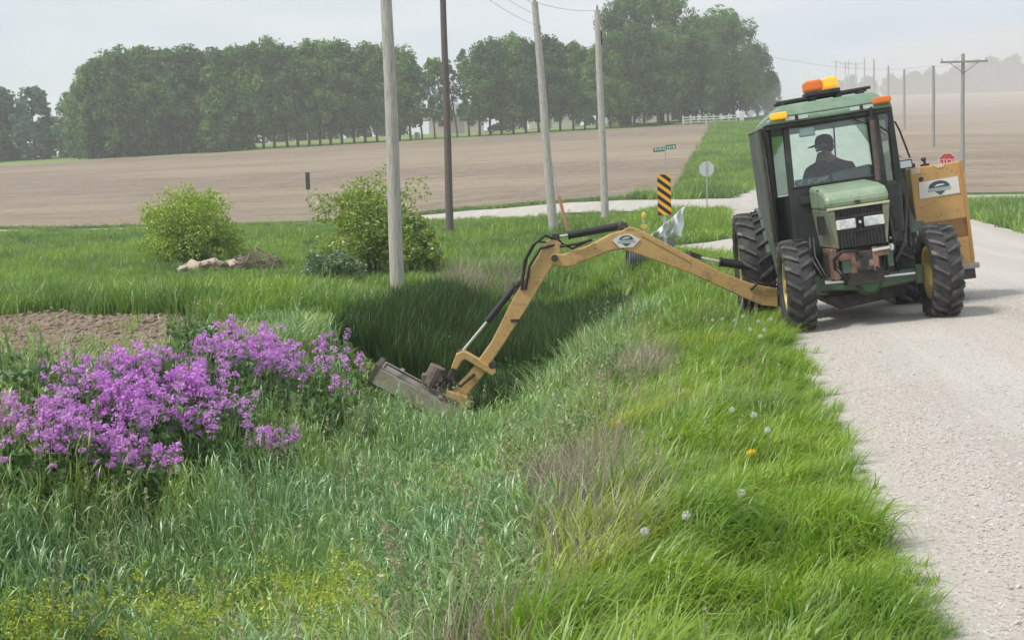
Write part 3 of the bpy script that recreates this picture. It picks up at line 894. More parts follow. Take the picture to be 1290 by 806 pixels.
# grey guard sheet over the right-hand side (left in the picture) with a frame, and the dark fender under it
gx = xl - 0.06
g = tp('guard_sheet', MB().prism_yz([(0.80, 2.76), (2.35, 2.82), (2.30, 1.62), (1.9, 1.45), (0.80, 1.28)], gx - 0.012, gx + 0.012), P_guard)
gf = MB()
for k in range(7):
    yy = 0.95 + k * 0.2
    gf.tube([(gx - 0.022, yy, 1.40), (gx - 0.022, yy + 0.01, 2.77)], 0.012, 5)
tp('guard_rib', gf, P_guard, parent=g)
gf = MB()
gp = [(0.80, 2.76), (2.35, 2.82), (2.30, 1.62), (1.9, 1.45), (0.80, 1.28)]
for i in range(5):
    a, b = gp[i], gp[(i + 1) % 5]
    gf.tube([(gx, a[0], a[1]), (gx, b[0], b[1])], 0.022, 6)
tp('guard_frame', gf, P_dark, parent=g)
for sx in (-1, 1):
    xa = (xl - 0.02 if sx < 0 else xr)
    fm = MB()
    for k in range(8):
        a0, a1 = radians(18 + k * 18), radians(18 + (k + 1) * 18)
        R0, R1 = 0.90, 0.935
        yc, zc = 2.42, 0.82
        w0, w1 = sorted((xa - sx * 0.02, xa + sx * (0.10 if sx < 0 else 0.36)))
        fm.hexa([(w0, yc - R0 * cos(a0), zc + R0 * sin(a0)), (w1, yc - R0 * cos(a0), zc + R0 * sin(a0)), (w1, yc - R0 * cos(a1), zc + R0 * sin(a1)), (w0, yc - R0 * cos(a1), zc + R0 * sin(a1))],
                [(w0, yc - R1 * cos(a0), zc + R1 * sin(a0)), (w1, yc - R1 * cos(a0), zc + R1 * sin(a0)), (w1, yc - R1 * cos(a1), zc + R1 * sin(a1)), (w0, yc - R1 * cos(a1), zc + R1 * sin(a1))])
    tp('fender', fm, P_fender)
tp('fender_skirt', MB().prism_yz([(0.86, 0.86), (1.0, 0.80), (1.60, 1.25), (1.9, 1.5), (0.84, 1.30)], xl - 0.07, xl - 0.03), P_fender)
tp('grab_rail', MB().tube([(xl - 0.02, 0.98, 1.0), (xl - 0.03, 0.92, 1.6), (xl - 0.02, 0.95, 2.4)], 0.014, 6), P_steel, smooth=True)
tp('side_lamp', MB().ball((xl - 0.10, 1.95, 1.52), (0.035, 0.04, 0.05)), P_black)

# orange counterweight and oil tank on the far side
tk = empty('tank_box'); tk.parent = tractor
tk['label'] = 'tall orange side tank with a white sign'
bx0, bx1 = 1.16, 1.865
MBt = MB().box(bx0, bx1, 1.60, 2.45, 1.20, 1.985)
tp('upper_tank', MBt, P_orange, bevel=0.018, parent=tk)
tp('tank_band', MB().hexa([(bx0 + .01, 1.66, 0.93), (bx1 + .01, 1.66, 0.95), (bx1 + .01, 2.4, 0.95), (bx0 + .01, 2.4, 0.93)], [(bx0 + .01, 1.625, 1.20), (bx1 - .01, 1.625, 1.20), (bx1 - .01, 2.43, 1.20), (bx0 + .01, 2.43, 1.20)]), P_ochre, parent=tk)
tp('lower_tank', MB().box(bx0 + 0.02, bx1 + 0.015, 1.60, 2.5, 0.56, 0.945), P_orange, bevel=0.015, parent=tk)
tp('edge_strip', MB().box(bx1 - 0.03, bx1 + 0.012, 1.585, 1.60, 0.62, 1.985), pbr('orange_edge', (0.46, 0.25, 0.08), 0.5), parent=tk)
tp('step_bumper', MB().box(bx0 + 0.1, bx1 + 0.05, 1.52, 2.5, 0.50, 0.575).box(bx0 + 0.1, bx1 + 0.0, 1.58, 2.5, 0.36, 0.50, 1), [P_steel, P_dark], bevel=0.01, parent=tk)
tp('tank_bracket', MB().box(0.55, 1.2, 1.75, 1.95, 0.62, 0.80), P_dark, parent=tk)
tp('filler_cap', MB().tube([(bx0 + 0.10, 1.9, 1.985), (bx0 + 0.10, 1.9, 2.05)], 0.05, 10).box(bx0 + 0.22, bx0 + 0.32, 1.8, 1.9, 1.985, 2.02), P_dark, parent=tk)
tp('breather', MB().tube([(bx0 + 0.26, 1.8, 1.985), (bx0 + 0.26, 1.8, 2.06)], 0.018, 8).ball((bx0 + 0.25, 1.8, 2.085), (0.04, 0.04, 0.03)), P_dark, parent=tk)
tp('plug', MB().tube([(1.30, 1.592, 1.815), (1.30, 1.61, 1.815)], 0.032, 10), P_black, parent=tk)
tp('tape_mark', MB().box(bx0 + 0.02, bx0 + 0.14, 1.592, 1.605, 1.90, 1.965), pbr('peeling_label', (0.62, 0.50, 0.36), 0.7), parent=tk)
tp('tape_mark', MB().prism_xz([(1.48, 1.975), (1.64, 1.975), (1.60, 1.935), (1.53, 1.935)], 1.592, 1.605), pbr('cream_label', (0.68, 0.58, 0.42), 0.7), parent=tk)


def sign_logo(parent, x0, z0, w, h, y, sc=1.0):
    """white plate with a dark green dome, a pale streak, a grey band of lettering and a triangular base"""
    cx_, cz = x0 + w * 0.5, z0 + h * 0.5
    pts = [(cx_ + 0.27 * w * cos(a) * (1.0 if sin(a) >= 0 else 0.9), cz + 0.02 * h + 0.42 * h * max(sin(a), 0)) for a in np.linspace(0, pi, 13)]
    tp('logo_dome', MB().prism_xz(pts, y - 0.004, y), P_logo, parent=parent)
    st = [(cx_ - 0.13 * w, cz + 0.08 * h), (cx_ + 0.15 * w, cz + 0.14 * h), (cx_ + 0.10 * w, cz + 0.22 * h), (cx_ - 0.05 * w, cz + 0.22 * h)]
    tp('logo_streak', MB().prism_xz(st, y - 0.007, y - 0.0045), P_white, parent=parent)
    tp('logo_band', MB().prism_xz([(cx_ - 0.30 * w, cz - 0.20 * h), (cx_ + 0.28 * w, cz - 0.16 * h), (cx_ + 0.30 * w, cz - 0.01 * h), (cx_ - 0.28 * w, cz - 0.03 * h)], y - 0.0035, y), P_logo_grey, parent=parent)
    tp('logo_point', MB().prism_xz([(cx_ - 0.12 * w, cz - 0.22 * h), (cx_ + 0.14 * w, cz - 0.22 * h), (cx_ + 0.01 * w, cz - 0.46 * h)], y - 0.004, y), P_logo, parent=parent)


sgn = tp('sign_plate', MB().hexa([(1.25, 1.588, 1.545), (1.79, 1.588, 1.555), (1.79, 1.60, 1.555), (1.25, 1.60, 1.545)], [(1.26, 1.588, 1.77), (1.79, 1.588, 1.785), (1.79, 1.60, 1.785), (1.26, 1.60, 1.77)]), pbr('cream_sign', (0.72, 0.68, 0.56), 0.5, (0.74, 0.73, 0.70), 3), parent=tk)
sign_logo(tk, 1.26, 1.555, 0.53, 0.22, 1.587)

# ------------------------------------------------------------------ boom mower
BY = 17.3
boom = empty('boom_mower', (3.7, BY, tz(3.0, BY)), label='yellow hydraulic boom mower reaching from the tractor down into the ditch', cat='boom mower')
BM = Matrix.Translation(boom.location)
BI = BM.inverted()


def bq(*px):
    return [tuple(aty(a, b, BY)[[0, 2]]) for a, b in px]


def bp(name, m, mat, smooth=False, bevel=0.0, parent=None, label=None):
    m.v = [tuple(BI @ Vector(p)) for p in m.v]
    o = m.build(name, mat, parent if parent is not None else boom, smooth, bevel)
    if label: o['label'] = label
    return o


bp('main_boom', MB().prism_xz(bq((978, 363), (947, 357), (913, 345), (866, 321), (803, 288), (793, 285.5), (785, 288.5), (785, 314.5), (803, 320), (860, 341), (887, 352), (934, 374), (958, 384), (978, 386)), BY - 0.11, BY + 0.11), P_boom, bevel=0.015)
bp('boom_side_rib', MB().prism_xz(bq((868, 327), (806, 293), (806, 296), (868, 330)), BY - 0.122, BY - 0.108), P_boom)
bp('knuckle', MB().prism_xz([(1.62, 1.352), (1.41, 1.295), (1.09, 1.135), (0.74, 1.03), (0.60, 1.05), (0.53, 0.98), (0.56, 0.90), (0.66, 0.865), (0.80, 0.845), (0.90, 0.865), (1.37, 1.045), (1.61, 1.075)], BY - 0.095, BY + 0.095), P_boom, bevel=0.02)
pl = bp('logo_plate', MB().prism_xz([(1.43, 1.205), (1.53, 1.275), (1.70, 1.285), (1.82, 1.20), (1.72, 1.10), (1.53, 1.095)], BY - 0.124, BY - 0.110), P_white)
for nm, pts, mt in (('logo_dome', [(1.625 + 0.10 * cos(a), 1.205 + 0.06 * sin(a)) for a in np.linspace(0, pi, 11)], P_logo), ('logo_streak', [(1.56, 1.215), (1.68, 1.225), (1.66, 1.245), (1.60, 1.242)], P_white),
                    ('logo_band', [(1.50, 1.165), (1.74, 1.17), (1.75, 1.196), (1.51, 1.192)], P_logo_grey), ('logo_point', [(1.56, 1.155), (1.69, 1.155), (1.625, 1.112)], P_logo)):
    off = 0.130 if nm == 'logo_streak' else 0.127
    bp(nm, MB().prism_xz(pts, BY - off, BY - off + 0.003), mt)
bp('dipper_arm', MB().prism_xz([(0.52, 1.22), (0.63, 1.25), (0.72, 1.18), (0.70, 1.05), (0.60, 0.90), (0.22, 0.30), (-0.12, -0.20), (-0.49, -0.72), (-0.80, -1.06), (-0.98, -0.94), (-0.64, -0.62), (-0.30, -0.18), (0.05, 0.47), (0.42, 1.05)], BY - 0.085, BY + 0.085), P_boom, bevel=0.012)
for (px_, pz_) in ((0.62, 0.98), (-0.30, -0.5)):
    bp('pivot_pin', MB().tube([(px_, BY - 0.13, pz_), (px_, BY + 0.13, pz_)], 0.05, 14), P_dark, smooth=True)


def ram(rod0, rod1, bar1, r_rod, r_bar, y):
    e = empty('hydraulic_cylinder'); e.parent = boom
    d0, d1, d2 = [Vector((p[0], y, p[1])) for p in (rod0, rod1, bar1)]
    bp('piston_rod', MB().tube([d0, d1 + (d2 - d1) * 0.1], r_rod, 10), P_chrome, smooth=True, parent=e)
    bp('barrel', MB().tube([d1, d1 + (d2 - d1) * 0.02, d2], [r_bar * 0.8, r_bar, r_bar], 14).tube([d1 - (d2 - d1) * 0.03, d1], r_bar * 1.15, 12), P_hose, smooth=True, parent=e)
    bp('clevis', MB().ball(d0, r_bar * 1.1), P_dark, smooth=True, parent=e)
    bp('clevis', MB().ball(d2, r_bar * 1.25), P_dark, smooth=True, parent=e)


ram((0.65, 1.27), (0.84, 1.29), (1.57, 1.40), 0.02, 0.055, BY)
ram(*bq((868, 322), (908, 330), (980, 341)), 0.022, 0.062, BY - 0.02)
ram((-0.73, -0.32), (-0.34, 0.12), (0.08, 0.62), 0.022, 0.048, BY - 0.02)
for pts in (bq((858, 320), (882, 327), (884, 321), (868, 316)), [(1.50, 1.34), (1.68, 1.36), (1.64, 1.45), (1.55, 1.44)], [(0.03, 0.50), (0.20, 0.52), (0.14, 0.68), (0.03, 0.66)], [(0.56, 1.20), (0.70, 1.22), (0.68, 1.32), (0.60, 1.32)]):
    bp('cylinder_lug', MB().prism_xz(pts, BY - 0.065, BY + 0.055), P_dark, bevel=0.01)
bp('linkage_bracket', MB().prism_xz([(-0.88, -0.52), (-0.80, -0.33), (-0.70, -0.28), (-0.30, -0.53), (-0.24, -0.60), (-0.30, -0.65), (-0.68, -0.40), (-0.72, -0.42), (-0.80, -0.55)], BY - 0.13, BY + 0.10), P_boom, bevel=0.012)
bp('support_arm', MB().prism_xz([(-0.88, -0.52), (-0.80, -0.55), (-0.88, -0.92), (-0.98, -0.92)], BY - 0.10, BY + 0.08), P_dark, bevel=0.01)
bp('gusset', MB().prism_xz([(-0.95, -0.83), (-0.66, -0.92), (-0.62, -1.06), (-0.76, -1.14), (-0.98, -0.97)], BY - 0.20, BY + 0.10), P_boom, bevel=0.01)
bp('motor', MB().tube([(-1.20, BY - 0.05, -0.76), (-1.06, BY - 0.05, -0.50)], 0.12, 14).box(-1.30, -1.0, BY - 0.14, BY + 0.08, -0.72, -0.60), pbr('brown_motor', (0.20, 0.14, 0.13), 0.7, (0.12, 0.09, 0.07), 8), bevel=0.015)
# deck: a long flat housing tilted down to the right, seen along its front face
hA, hB = Vector((-1.93, 0, -0.50)), Vector((-0.74, 0, -1.20))
ux = (hB - hA).normalized()
nz = Vector((-ux.z, 0, ux.x)).normalized()
if nz.z < 0: nz = -nz
HD = Matrix.Translation((hA.x, BY - 0.35, hA.z)) @ Matrix(((ux.x, 0, nz.x), (0, 1, 0), (ux.z, 0, nz.z))).to_4x4()
Lh = (hB - hA).length
bp('cutter_deck', MB().box(0, Lh, 0, 0.75, -0.11, 0.07, 0, HD).box(0.05, Lh - 0.05, 0.05, 0.7, 0.07, 0.085, 0, HD), P_steel, bevel=0.012)
bp('deck_edge', MB().box(-0.02, Lh + 0.06, -0.022, -0.002, -0.165, 0.065, 0, HD), pbr('grey_wear_plate', (0.40, 0.36, 0.29), 0.6, (0.27, 0.24, 0.19), 7, lo=0.4, hi=0.65), bevel=0.004)
bp('deck_rail', MB().tube([HD @ Vector((0.10, 0.12, 0.15)), HD @ Vector((0.75, 0.12, 0.15))], 0.014, 6).tube([HD @ Vector((0.10, 0.12, 0.08)), HD @ Vector((0.10, 0.12, 0.15))], 0.014, 6), P_dark)
bp('end_plate', MB().box(-0.03, 0.04, -0.03, 0.78, -0.17, 0.10, 0, HD), P_rustpipe, bevel=0.006)
bp('flap', MB().box(0.02, Lh * 0.98, -0.012, -0.004, -0.255, -0.167, 0, HD), P_dark)
bp('deck_brace', MB().box(0.30, 0.36, 0.0, 0.6, 0.085, 0.13, 0, HD), P_steel, bevel=0.008)
bp('deck_brace', MB().box(0.95, 1.01, 0.0, 0.6, 0.085, 0.13, 0, HD), P_steel, bevel=0.008)
bp('mounting_plate', MB().box(0.74, 1.24, 0.12, 0.55, 0.085, 0.15, 0, HD), P_rustpipe, bevel=0.01)
bp('tilt_link', MB().tube([(-0.86, BY - 0.06, -0.55), (-1.02, BY - 0.12, -0.80)], 0.03, 8), P_dark)
bp('hose_clamp', MB().box(-0.02, 0.10, BY - 0.10, BY + 0.02, 0.10, 0.14), P_dark)
for pts, r in (([(0.72, BY - .05, 1.20), (0.50, BY - .1, 1.30), (0.32, BY - .1, 1.17), (0.20, BY - .1, 0.95), (0.15, BY - .09, 0.55)], 0.020),
               ([(0.66, BY - .06, 1.17), (0.42, BY - .12, 1.12), (0.27, BY - .12, 0.88), (0.20, BY - .1, 0.55)], 0.020),
               ([(0.68, BY, 1.17), (0.38, BY - .02, 1.22), (0.24, BY - .02, 1.00), (0.16, BY - .02, 0.70), (0.10, BY - .05, 0.48)], 0.018),
               ([(0.70, BY - .08, 1.14), (0.95, BY - .14, 1.17), (1.15, BY - .12, 1.22)], 0.02), ([(0.68, BY + .02, 1.20), (0.88, BY + .0, 1.10), (1.10, BY + .02, 1.20)], 0.018),
               ([(3.35, BY - .12, 0.46), (3.45, BY - .16, 0.55), (3.65, BY - .14, 0.52), (3.9, BY - .1, 0.42)], 0.018), ([(-0.55, BY - .1, -0.62), (-0.75, BY - .16, -0.78), (-1.0, BY - .12, -0.62)], 0.02)):
    bp('hose', MB().tube(pts, r, 8), P_hose, smooth=True)
bp('swivel_post', MB().tube([(3.85, BY, 0.20), (3.85, BY, 0.85)], 0.10, 14).box(3.80, 4.5, BY - 0.12, BY + 0.12, 0.34, 0.56), P_dark, bevel=0.012)

# ------------------------------------------------------------------ driver
def driver():
    sk = M_skin
    # skeleton: (name, parent, position, radius) in tractor space: x right, y back, z up
    J = {}
    V_, E_, R_ = [], [], []
    def j(n, p, co, r):
        J[n] = len(V_); V_.append(co); R_.append(r if isinstance(r, tuple) else (r, r))
        if p: E_.append((J[p], J[n]))
    j('pelvis', None, (0.10, 1.88, 1.55), (0.17, 0.13))
    j('waist', 'pelvis', (0.10, 1.86, 1.74), (0.24, 0.20))
    j('chest', 'waist', (0.11, 1.82, 1.97), (0.26, 0.20))
    j('upper', 'chest', (0.12, 1.80, 2.14), (0.245, 0.17))
    j('neck', 'upper', (0.115, 1.79, 2.28), 0.135)
    j('jaw', 'neck', (0.085, 1.775, 2.385), (0.125, 0.128))
    j('face', 'jaw', (0.085, 1.77, 2.47), (0.138, 0.135))
    j('crown', 'face', (0.095, 1.775, 2.565), (0.12, 0.12))
    j('nose', 'face', (-0.045, 1.745, 2.455), 0.020)
    j('chin_tip', 'jaw', (-0.005, 1.755, 2.365), 0.045)
    j('ear', 'face', (0.11, 1.655, 2.46), 0.022)
    j('ear_b', 'face', (0.11, 1.885, 2.46), 0.022)
    for s, n in ((-1, 'r'), (1, 'l')):
        j('sh' + n, 'upper', (0.12 + s * 0.265, 1.80, 2.12), 0.15)
        if s < 0:
            pts = [(-0.215, 1.62, 1.97), (-0.275, 1.50, 1.955), (-0.345, 1.37, 1.985), (-0.375, 1.30, 2.005)]
        else:
            pts = [(0.41, 1.66, 1.90), (0.37, 1.54, 1.92), (0.28, 1.40, 2.00), (0.25, 1.35, 2.03)]
        j('el' + n, 'sh' + n, pts[0], 0.10)
        j('fa' + n, 'el' + n, pts[1], 0.078)
        j('wr' + n, 'fa' + n, pts[2], 0.045)
        j('pa' + n, 'wr' + n, pts[3], (0.048, 0.028))
        base = Vector(pts[3]); d = (Vector(pts[3]) - Vector(pts[2])).normalized()
        sidev = d.cross(Vector((0, 0, 1))).normalized()
        for k, (off, ln) in enumerate(((-0.030, 0.062), (-0.010, 0.072), (0.010, 0.068), (0.030, 0.052))):
            a = base + d * 0.035 + sidev * off
            b = a + d * ln * 0.55 + Vector((0, 0, -0.012))
            e = b + d * ln * 0.25 + Vector((0, 0, -0.035))
            j('f%s%da' % (n, k), 'pa' + n, tuple(a), 0.0095)
            j('f%s%db' % (n, k), 'f%s%da' % (n, k), tuple(b), 0.0088)
            j('f%s%dc' % (n, k), 'f%s%db' % (n, k), tuple(e), 0.0078)
        a = base + sidev * (-0.045) * s + d * 0.0
        j('th%s' % n, 'pa' + n, tuple(a), 0.012)
        j('tj%s' % n, 'th' + n, tuple(a + d * 0.04 + sidev * (-0.012) * s + Vector((0, 0, -0.02))), 0.010)
        j('hip' + n, 'pelvis', (0.10 + s * 0.10, 1.80, 1.53), 0.10)
        j('kn' + n, 'hip' + n, (0.10 + s * 0.17, 1.42, 1.52), 0.07)
        j('ca' + n, 'kn' + n, (0.10 + s * 0.17, 1.38, 1.30), 0.06)
        j('an' + n, 'ca' + n, (0.10 + s * 0.17, 1.36, 1.12), 0.042)
        j('to' + n, 'an' + n, (0.10 + s * 0.18, 1.24, 1.08), 0.045)
    me = bpy.data.meshes.new('driver_skin')
    me.from_pydata(V_, E_, [])
    o = bpy.data.objects.new('person', me)
    COL.objects.link(o)
    md = o.modifiers.new('skin', 'SKIN'); md.use_smooth_shade = True; md.branch_smoothing = 0.6
    for i, r in enumerate(R_):
        me.skin_vertices[0].data[i].radius = r
    me.skin_vertices[0].data[0].use_root = True
    sd = o.modifiers.new('sub', 'SUBSURF'); sd.levels = 2; sd.render_levels = 2
    dg = bpy.context.evaluated_depsgraph_get()
    me2 = bpy.data.meshes.new_from_object(o.evaluated_get(dg))
    o.modifiers.clear()
    o.data = me2
    me2.materials.clear()
    for m in (M_skin, M_shirt, M_trous): me2.materials.append(m)
    for p in me2.polygons:
        q = p.center
        if q.z > 2.262: k = 0
        elif q.z < 1.66 : k = 2
        elif q.y < 1.58: k = 0
        else: k = 1
        p.material_index = k; p.use_smooth = True
    return o


M_skin = pbr('skin', (0.30, 0.17, 0.115), 0.55, (0.26, 0.14, 0.095), 20)
M_shirt = pbr('navy_cloth', (0.04, 0.047, 0.062), 0.9, (0.06, 0.068, 0.085), 12, bump=0.3, bscale=18)
M_trous = pbr('dark_denim', (0.03, 0.035, 0.05), 0.9)
man = driver()
man.matrix_world = TR_M
tag(man, 'driver in dark navy shirt and cap, looking left inside the tractor cab', 'person')
hd = Vector((0.09, 1.772, 2.50))
cm = MB()
v_, nn = [], 16
rings = [(2.495, 1.06), (2.53, 1.08), (2.575, 1.0), (2.615, 0.78), (2.635, 0.4)]
for z, k in rings:
    for i in range(nn):
        a = 2 * pi * i / nn
        v_.append((0.095 + 0.122 * k * cos(a), 1.772 + 0.112 * k * sin(a), z))
v_.append((0.095, 1.772, 2.642))
f_ = [(r * nn + i, r * nn + (i + 1) % nn, (r + 1) * nn + (i + 1) % nn, (r + 1) * nn + i) for r in range(len(rings) - 1) for i in range(nn)]
f_ += [((len(rings) - 1) * nn + i, (len(rings) - 1) * nn + (i + 1) % nn, len(v_) - 1) for i in range(nn)]
cm.add(v_, f_)
br = []
for i in range(9):
    a = radians(125 + i * 110 / 8)
    br += [(0.095 + 0.122 * cos(a), 1.772 + 0.108 * sin(a), 2.505), (0.075 + 0.225 * cos(a), 1.765 + 0.115 * sin(a), 2.475)]
cm.add(br, [(2 * i, 2 * i + 1, 2 * i + 3, 2 * i + 2) for i in range(8)] )
cm.add([(p[0], p[1], p[2] + 0.009) for p in br], [(2 * i, 2 * i + 2, 2 * i + 3, 2 * i + 1) for i in range(8)])
cap_o = cm.build('cap', pbr('dark_cap', (0.022, 0.024, 0.028), 0.85), man, smooth=True)
bg = MB().hexa([(0.22, 1.672, 2.055), (0.30, 1.682, 2.065), (0.30, 1.69, 2.065), (0.22, 1.68, 2.055)], [(0.215, 1.682, 2.085), (0.30, 1.692, 2.09), (0.30, 1.70, 2.09), (0.215, 1.69, 2.085)])
bg.build('chest_badge', pbr('pale_badge', (0.30, 0.31, 0.33), 0.8), man)
hm = MB().ball((0.145, 1.772, 2.455), (0.078, 0.108, 0.085), 14, 8)
hm.build('hair', pbr('dark_hair', (0.03, 0.022, 0.018), 0.9), man, smooth=True)
P_eye = pbr('eye_white', (0.5, 0.48, 0.45), 0.3)
for sy in (1.725, 1.79):
    MB().ball((-0.018, sy - 0.01, 2.475), (0.012, 0.014, 0.010), 8, 6).build('eye', P_eye, man, smooth=True)
MB().ball((-0.020, 1.752, 2.405), (0.010, 0.024, 0.007), 8, 6).build('mouth', pbr('lips', (0.25, 0.11, 0.09), 0.6), man, smooth=True)

# ------------------------------------------------------------------ utility poles and wires
P_pole = pbr('weathered_pole_wood', (0.56, 0.53, 0.48), 0.9, (0.30, 0.275, 0.245), 9, stretch=(6, 6, 0.35), bump=0.5, bscale=14, lo=0.4, hi=0.65)
P_pole_dk = pbr('dark_pole_wood', (0.17, 0.14, 0.12), 0.9, (0.10, 0.085, 0.075), 9, stretch=(6, 6, 0.35), bump=0.5, lo=0.4, hi=0.65)
P_pole_far = pbr('grey_pole_wood', (0.30, 0.29, 0.28), 0.9)
P_insul = pbr('insulator_glaze', (0.30, 0.28, 0.27), 0.3)
P_wire = pbr('wire', (0.32, 0.32, 0.33), 0.5)


def pole(x, y, h, r0, r1, mat, label, lean=(0, 0), arm=None, extras=True, group='utility poles', arm_rot=0.0, z=None):
    z0 = (tz(x, y) if z is None else z)
    e = empty('utility_pole', (x, y, z0), 0, label, 'utility pole', group)
    m = MB()
    pts, rr = [], []
    for i in range(9):
        u = i / 8
        pts.append((lean[0] * u * h + 0.012 * sin(u * 9 + x), lean[1] * u * h, -0.25 + u * (h + 0.25)))
        rr.append(r0 + (r1 - r0) * u)
    m.tube(pts, rr, 14)
    m.build('post', mat, e, smooth=True)
    top = Vector(pts[-1])
    if extras:
        MB().tube([top + Vector((0, 0, -0.02)), top + Vector((0, 0, 0.12)), top + Vector((0, 0, 0.25))], [0.045, 0.06, 0.03], 10).build('insulator', P_insul, e, smooth=True)
        MB().tube([top + Vector((r1 + .02, 0, -1.5)), top + Vector((r1 + .02, 0, -0.9))], 0.06, 8).build('bracket', P_dark, e)
    if arm:
        Mr = Matrix.Translation(top + Vector((0, 0, -0.55))) @ Matrix.Rotation(arm_rot, 4, 'Z')
        MB().box(-arm / 2, arm / 2, -r1 - 0.13, -r1 - 0.003, -0.07, 0.07, 0, Mr).build('crossarm', mat, e, bevel=0.01)
        for k in (-0.47, 0.47):
            MB().tube([Mr @ Vector((arm * k, -r1 - 0.06, 0.07)), Mr @ Vector((arm * k, -r1 - 0.06, 0.26))], [0.05, 0.035], 8).build('insulator', P_insul, e)
        for k in (-1, 1):
            MB().tube([Mr @ Vector((k * arm * 0.3, -r1 - 0.05, -0.07)), Mr @ Vector((0, -r1 - 0.02, -0.75))], 0.02, 5).build('brace', P_dark, e)
    return Vector((x, y, z0)) + top


tops = {}
tops['p1'] = pole(-2.55, 27.7, 9.2, 0.165, 0.11, P_pole, 'nearest pale grey wooden utility pole, rising out of the top of the photo', (-0.002, 0))
tops['p2'] = pole(-2.40, 50.0, 11.0, 0.165, 0.115, P_pole_dk, 'dark brown utility pole right of the nearest pale pole', (0.004, 0), arm=2.2, arm_rot=radians(75))
tops['p3'] = pole(1.73, 48.0, 8.8, 0.19, 0.125, P_pole, 'leaning grey utility pole in the middle, behind the elbow of the yellow boom', (-0.056, 0))
tops['p4'] = pole(4.38, 56.0, 9.3, 0.185, 0.125, P_pole, 'grey utility pole just left of the striped marker panel', (-0.019, 0))
far_tops = []
far = [(31.22, 85, 11.0, 0.16, 'tall far pole with a crossarm, above the red stop sign', 3.2), (39.53, 115, 13.27, 0.17, 'bare pole just left of the far pole with the crossarm', None),
       (48.03, 150, 16.41, 0.18, 'bare far pole midway between the tractor roof and the tall crossarm pole', None), (56.88, 185, 20.47, 0.18, None, None), (65.12, 220, 25.19, 0.19, None, None),
       (73.54, 255, 29.3, 0.19, None, None), (81.6, 290, 32.23, 0.19, None, 3.2), (90.13, 330, 36.52, 0.20, None, 3.2), (98.23, 370, 41.28, 0.2, None, 3.2), (86.0, 312, 35.0, 0.2, None, None)]
for x, y, zt, r, lab, arm in far:
    z0 = tz(x, y)
    far_tops.append(pole(x, y, zt - z0, r, r * 0.7, P_pole_far, lab or 'thin hazy pole in the far row above the tractor roof', (0, 0), arm, False, 'far row of poles' if lab is None else 'utility poles', 0.0, z0))


def wire(a, b, sag, label, r=0.010):
    a, b = Vector(a), Vector(b)
    mid = (a + b) / 2
    pts = [a.lerp(b, i / 24) - Vector((0, 0, sag * 4 * (i / 24) * (1 - i / 24))) for i in range(25)]
    m = MB(); m.tube([p - a for p in pts], r, 5, cap=False)
    o = m.build('power_line', P_wire, None, smooth=False, loc=a)
    tag(o, label, 'power line', 'power lines')


wire(tops['p1'], tops['p3'], 0.25, 'thin wire between the nearest pale pole and the leaning grey pole', 0.008)
wire(tops['p3'], tops['p4'], 0.12, 'short wire between the leaning grey pole and the next grey pole')
wire(tops['p4'], far_tops[1], 1.2, 'faint wire crossing the sky from the grey pole to the far row', 0.010)
wire(tops['p2'] + Vector((0.3, 0.9, -0.3)), Vector((-75, 58, 12.5)), 0.7, 'upper faint wire running left from the dark pole across the sky', 0.012)
wire(tops['p2'] + Vector((-0.3, -0.9, -0.3)), Vector((-75, 56, 11.6)), 0.7, 'lower faint wire running left from the dark pole across the sky', 0.012)
wire(tops['p2'] + Vector((0.3, 0.9, -0.3)), Vector((62, 74, 15.2)), 1.0, 'faint wire running right from the dark pole high over the tractor', 0.012)
wire(far_tops[0], far_tops[1], 0.4, 'wire joining the far crossarm pole and the bare pole to its left', 0.012)
wire(far_tops[1], far_tops[2], 0.4, 'wire between the two bare far poles right of the tractor', 0.012)
wire(tops['p3'] + Vector((0, 0, -0.1)), Vector((-6.5, 14, 9.6)), 0.3, 'thin wire rising from the leaning grey pole out of the top of the photo', 0.008)

for k_, (dx, dz, lab) in enumerate(((0.5, -0.5, 'lower thin wire between the nearest pale pole and the leaning grey pole'), (0.6, -0.9, 'lowest thin wire between the nearest pale pole and the leaning grey pole'))):
    wire(tops['p1'] + Vector((0.1, 0, dz)), tops['p3'] + Vector((0.1, 0, dz)), 0.35, lab, 0.007)

# ------------------------------------------------------------------ signs and small roadside things
P_galv = pbr('galvanised_post', (0.46, 0.47, 0.47), 0.45, (0.36, 0.37, 0.37), 12, metal=0.3)
P_signback = pbr('sign_back', (0.55, 0.57, 0.58), 0.5, (0.48, 0.5, 0.51), 8, metal=0.1)
P_red = pbr('sign_red', (0.50, 0.035, 0.04), 0.45)
P_yel = pbr('marker_yellow', (0.85, 0.42, 0.04), 0.45)
P_blk = pbr('marker_black', (0.015, 0.015, 0.015), 0.5)
P_sgreen = pbr('sign_green', (0.02, 0.17, 0.10), 0.5)


def octa(r):
    return [(r * cos(pi / 8 + k * pi / 4), r * sin(pi / 8 + k * pi / 4)) for k in range(8)]


def text_mesh(name, s, size, mat, parent, loc, rot=(pi / 2, 0, 0)):
    cu = bpy.data.curves.new(name, 'FONT'); cu.body = s; cu.size = size; cu.extrude = 0.002; cu.align_x = 'CENTER'; cu.align_y = 'CENTER'
    tmp = bpy.data.objects.new(name, cu); COL.objects.link(tmp)
    dg = bpy.context.evaluated_depsgraph_get()
    me = bpy.data.meshes.new_from_object(tmp.evaluated_get(dg))
    bpy.data.objects.remove(tmp)
    me.materials.clear(); me.materials.append(mat)
    o = link(name, me, parent); o.location = loc; o.rotation_euler = rot
    return o


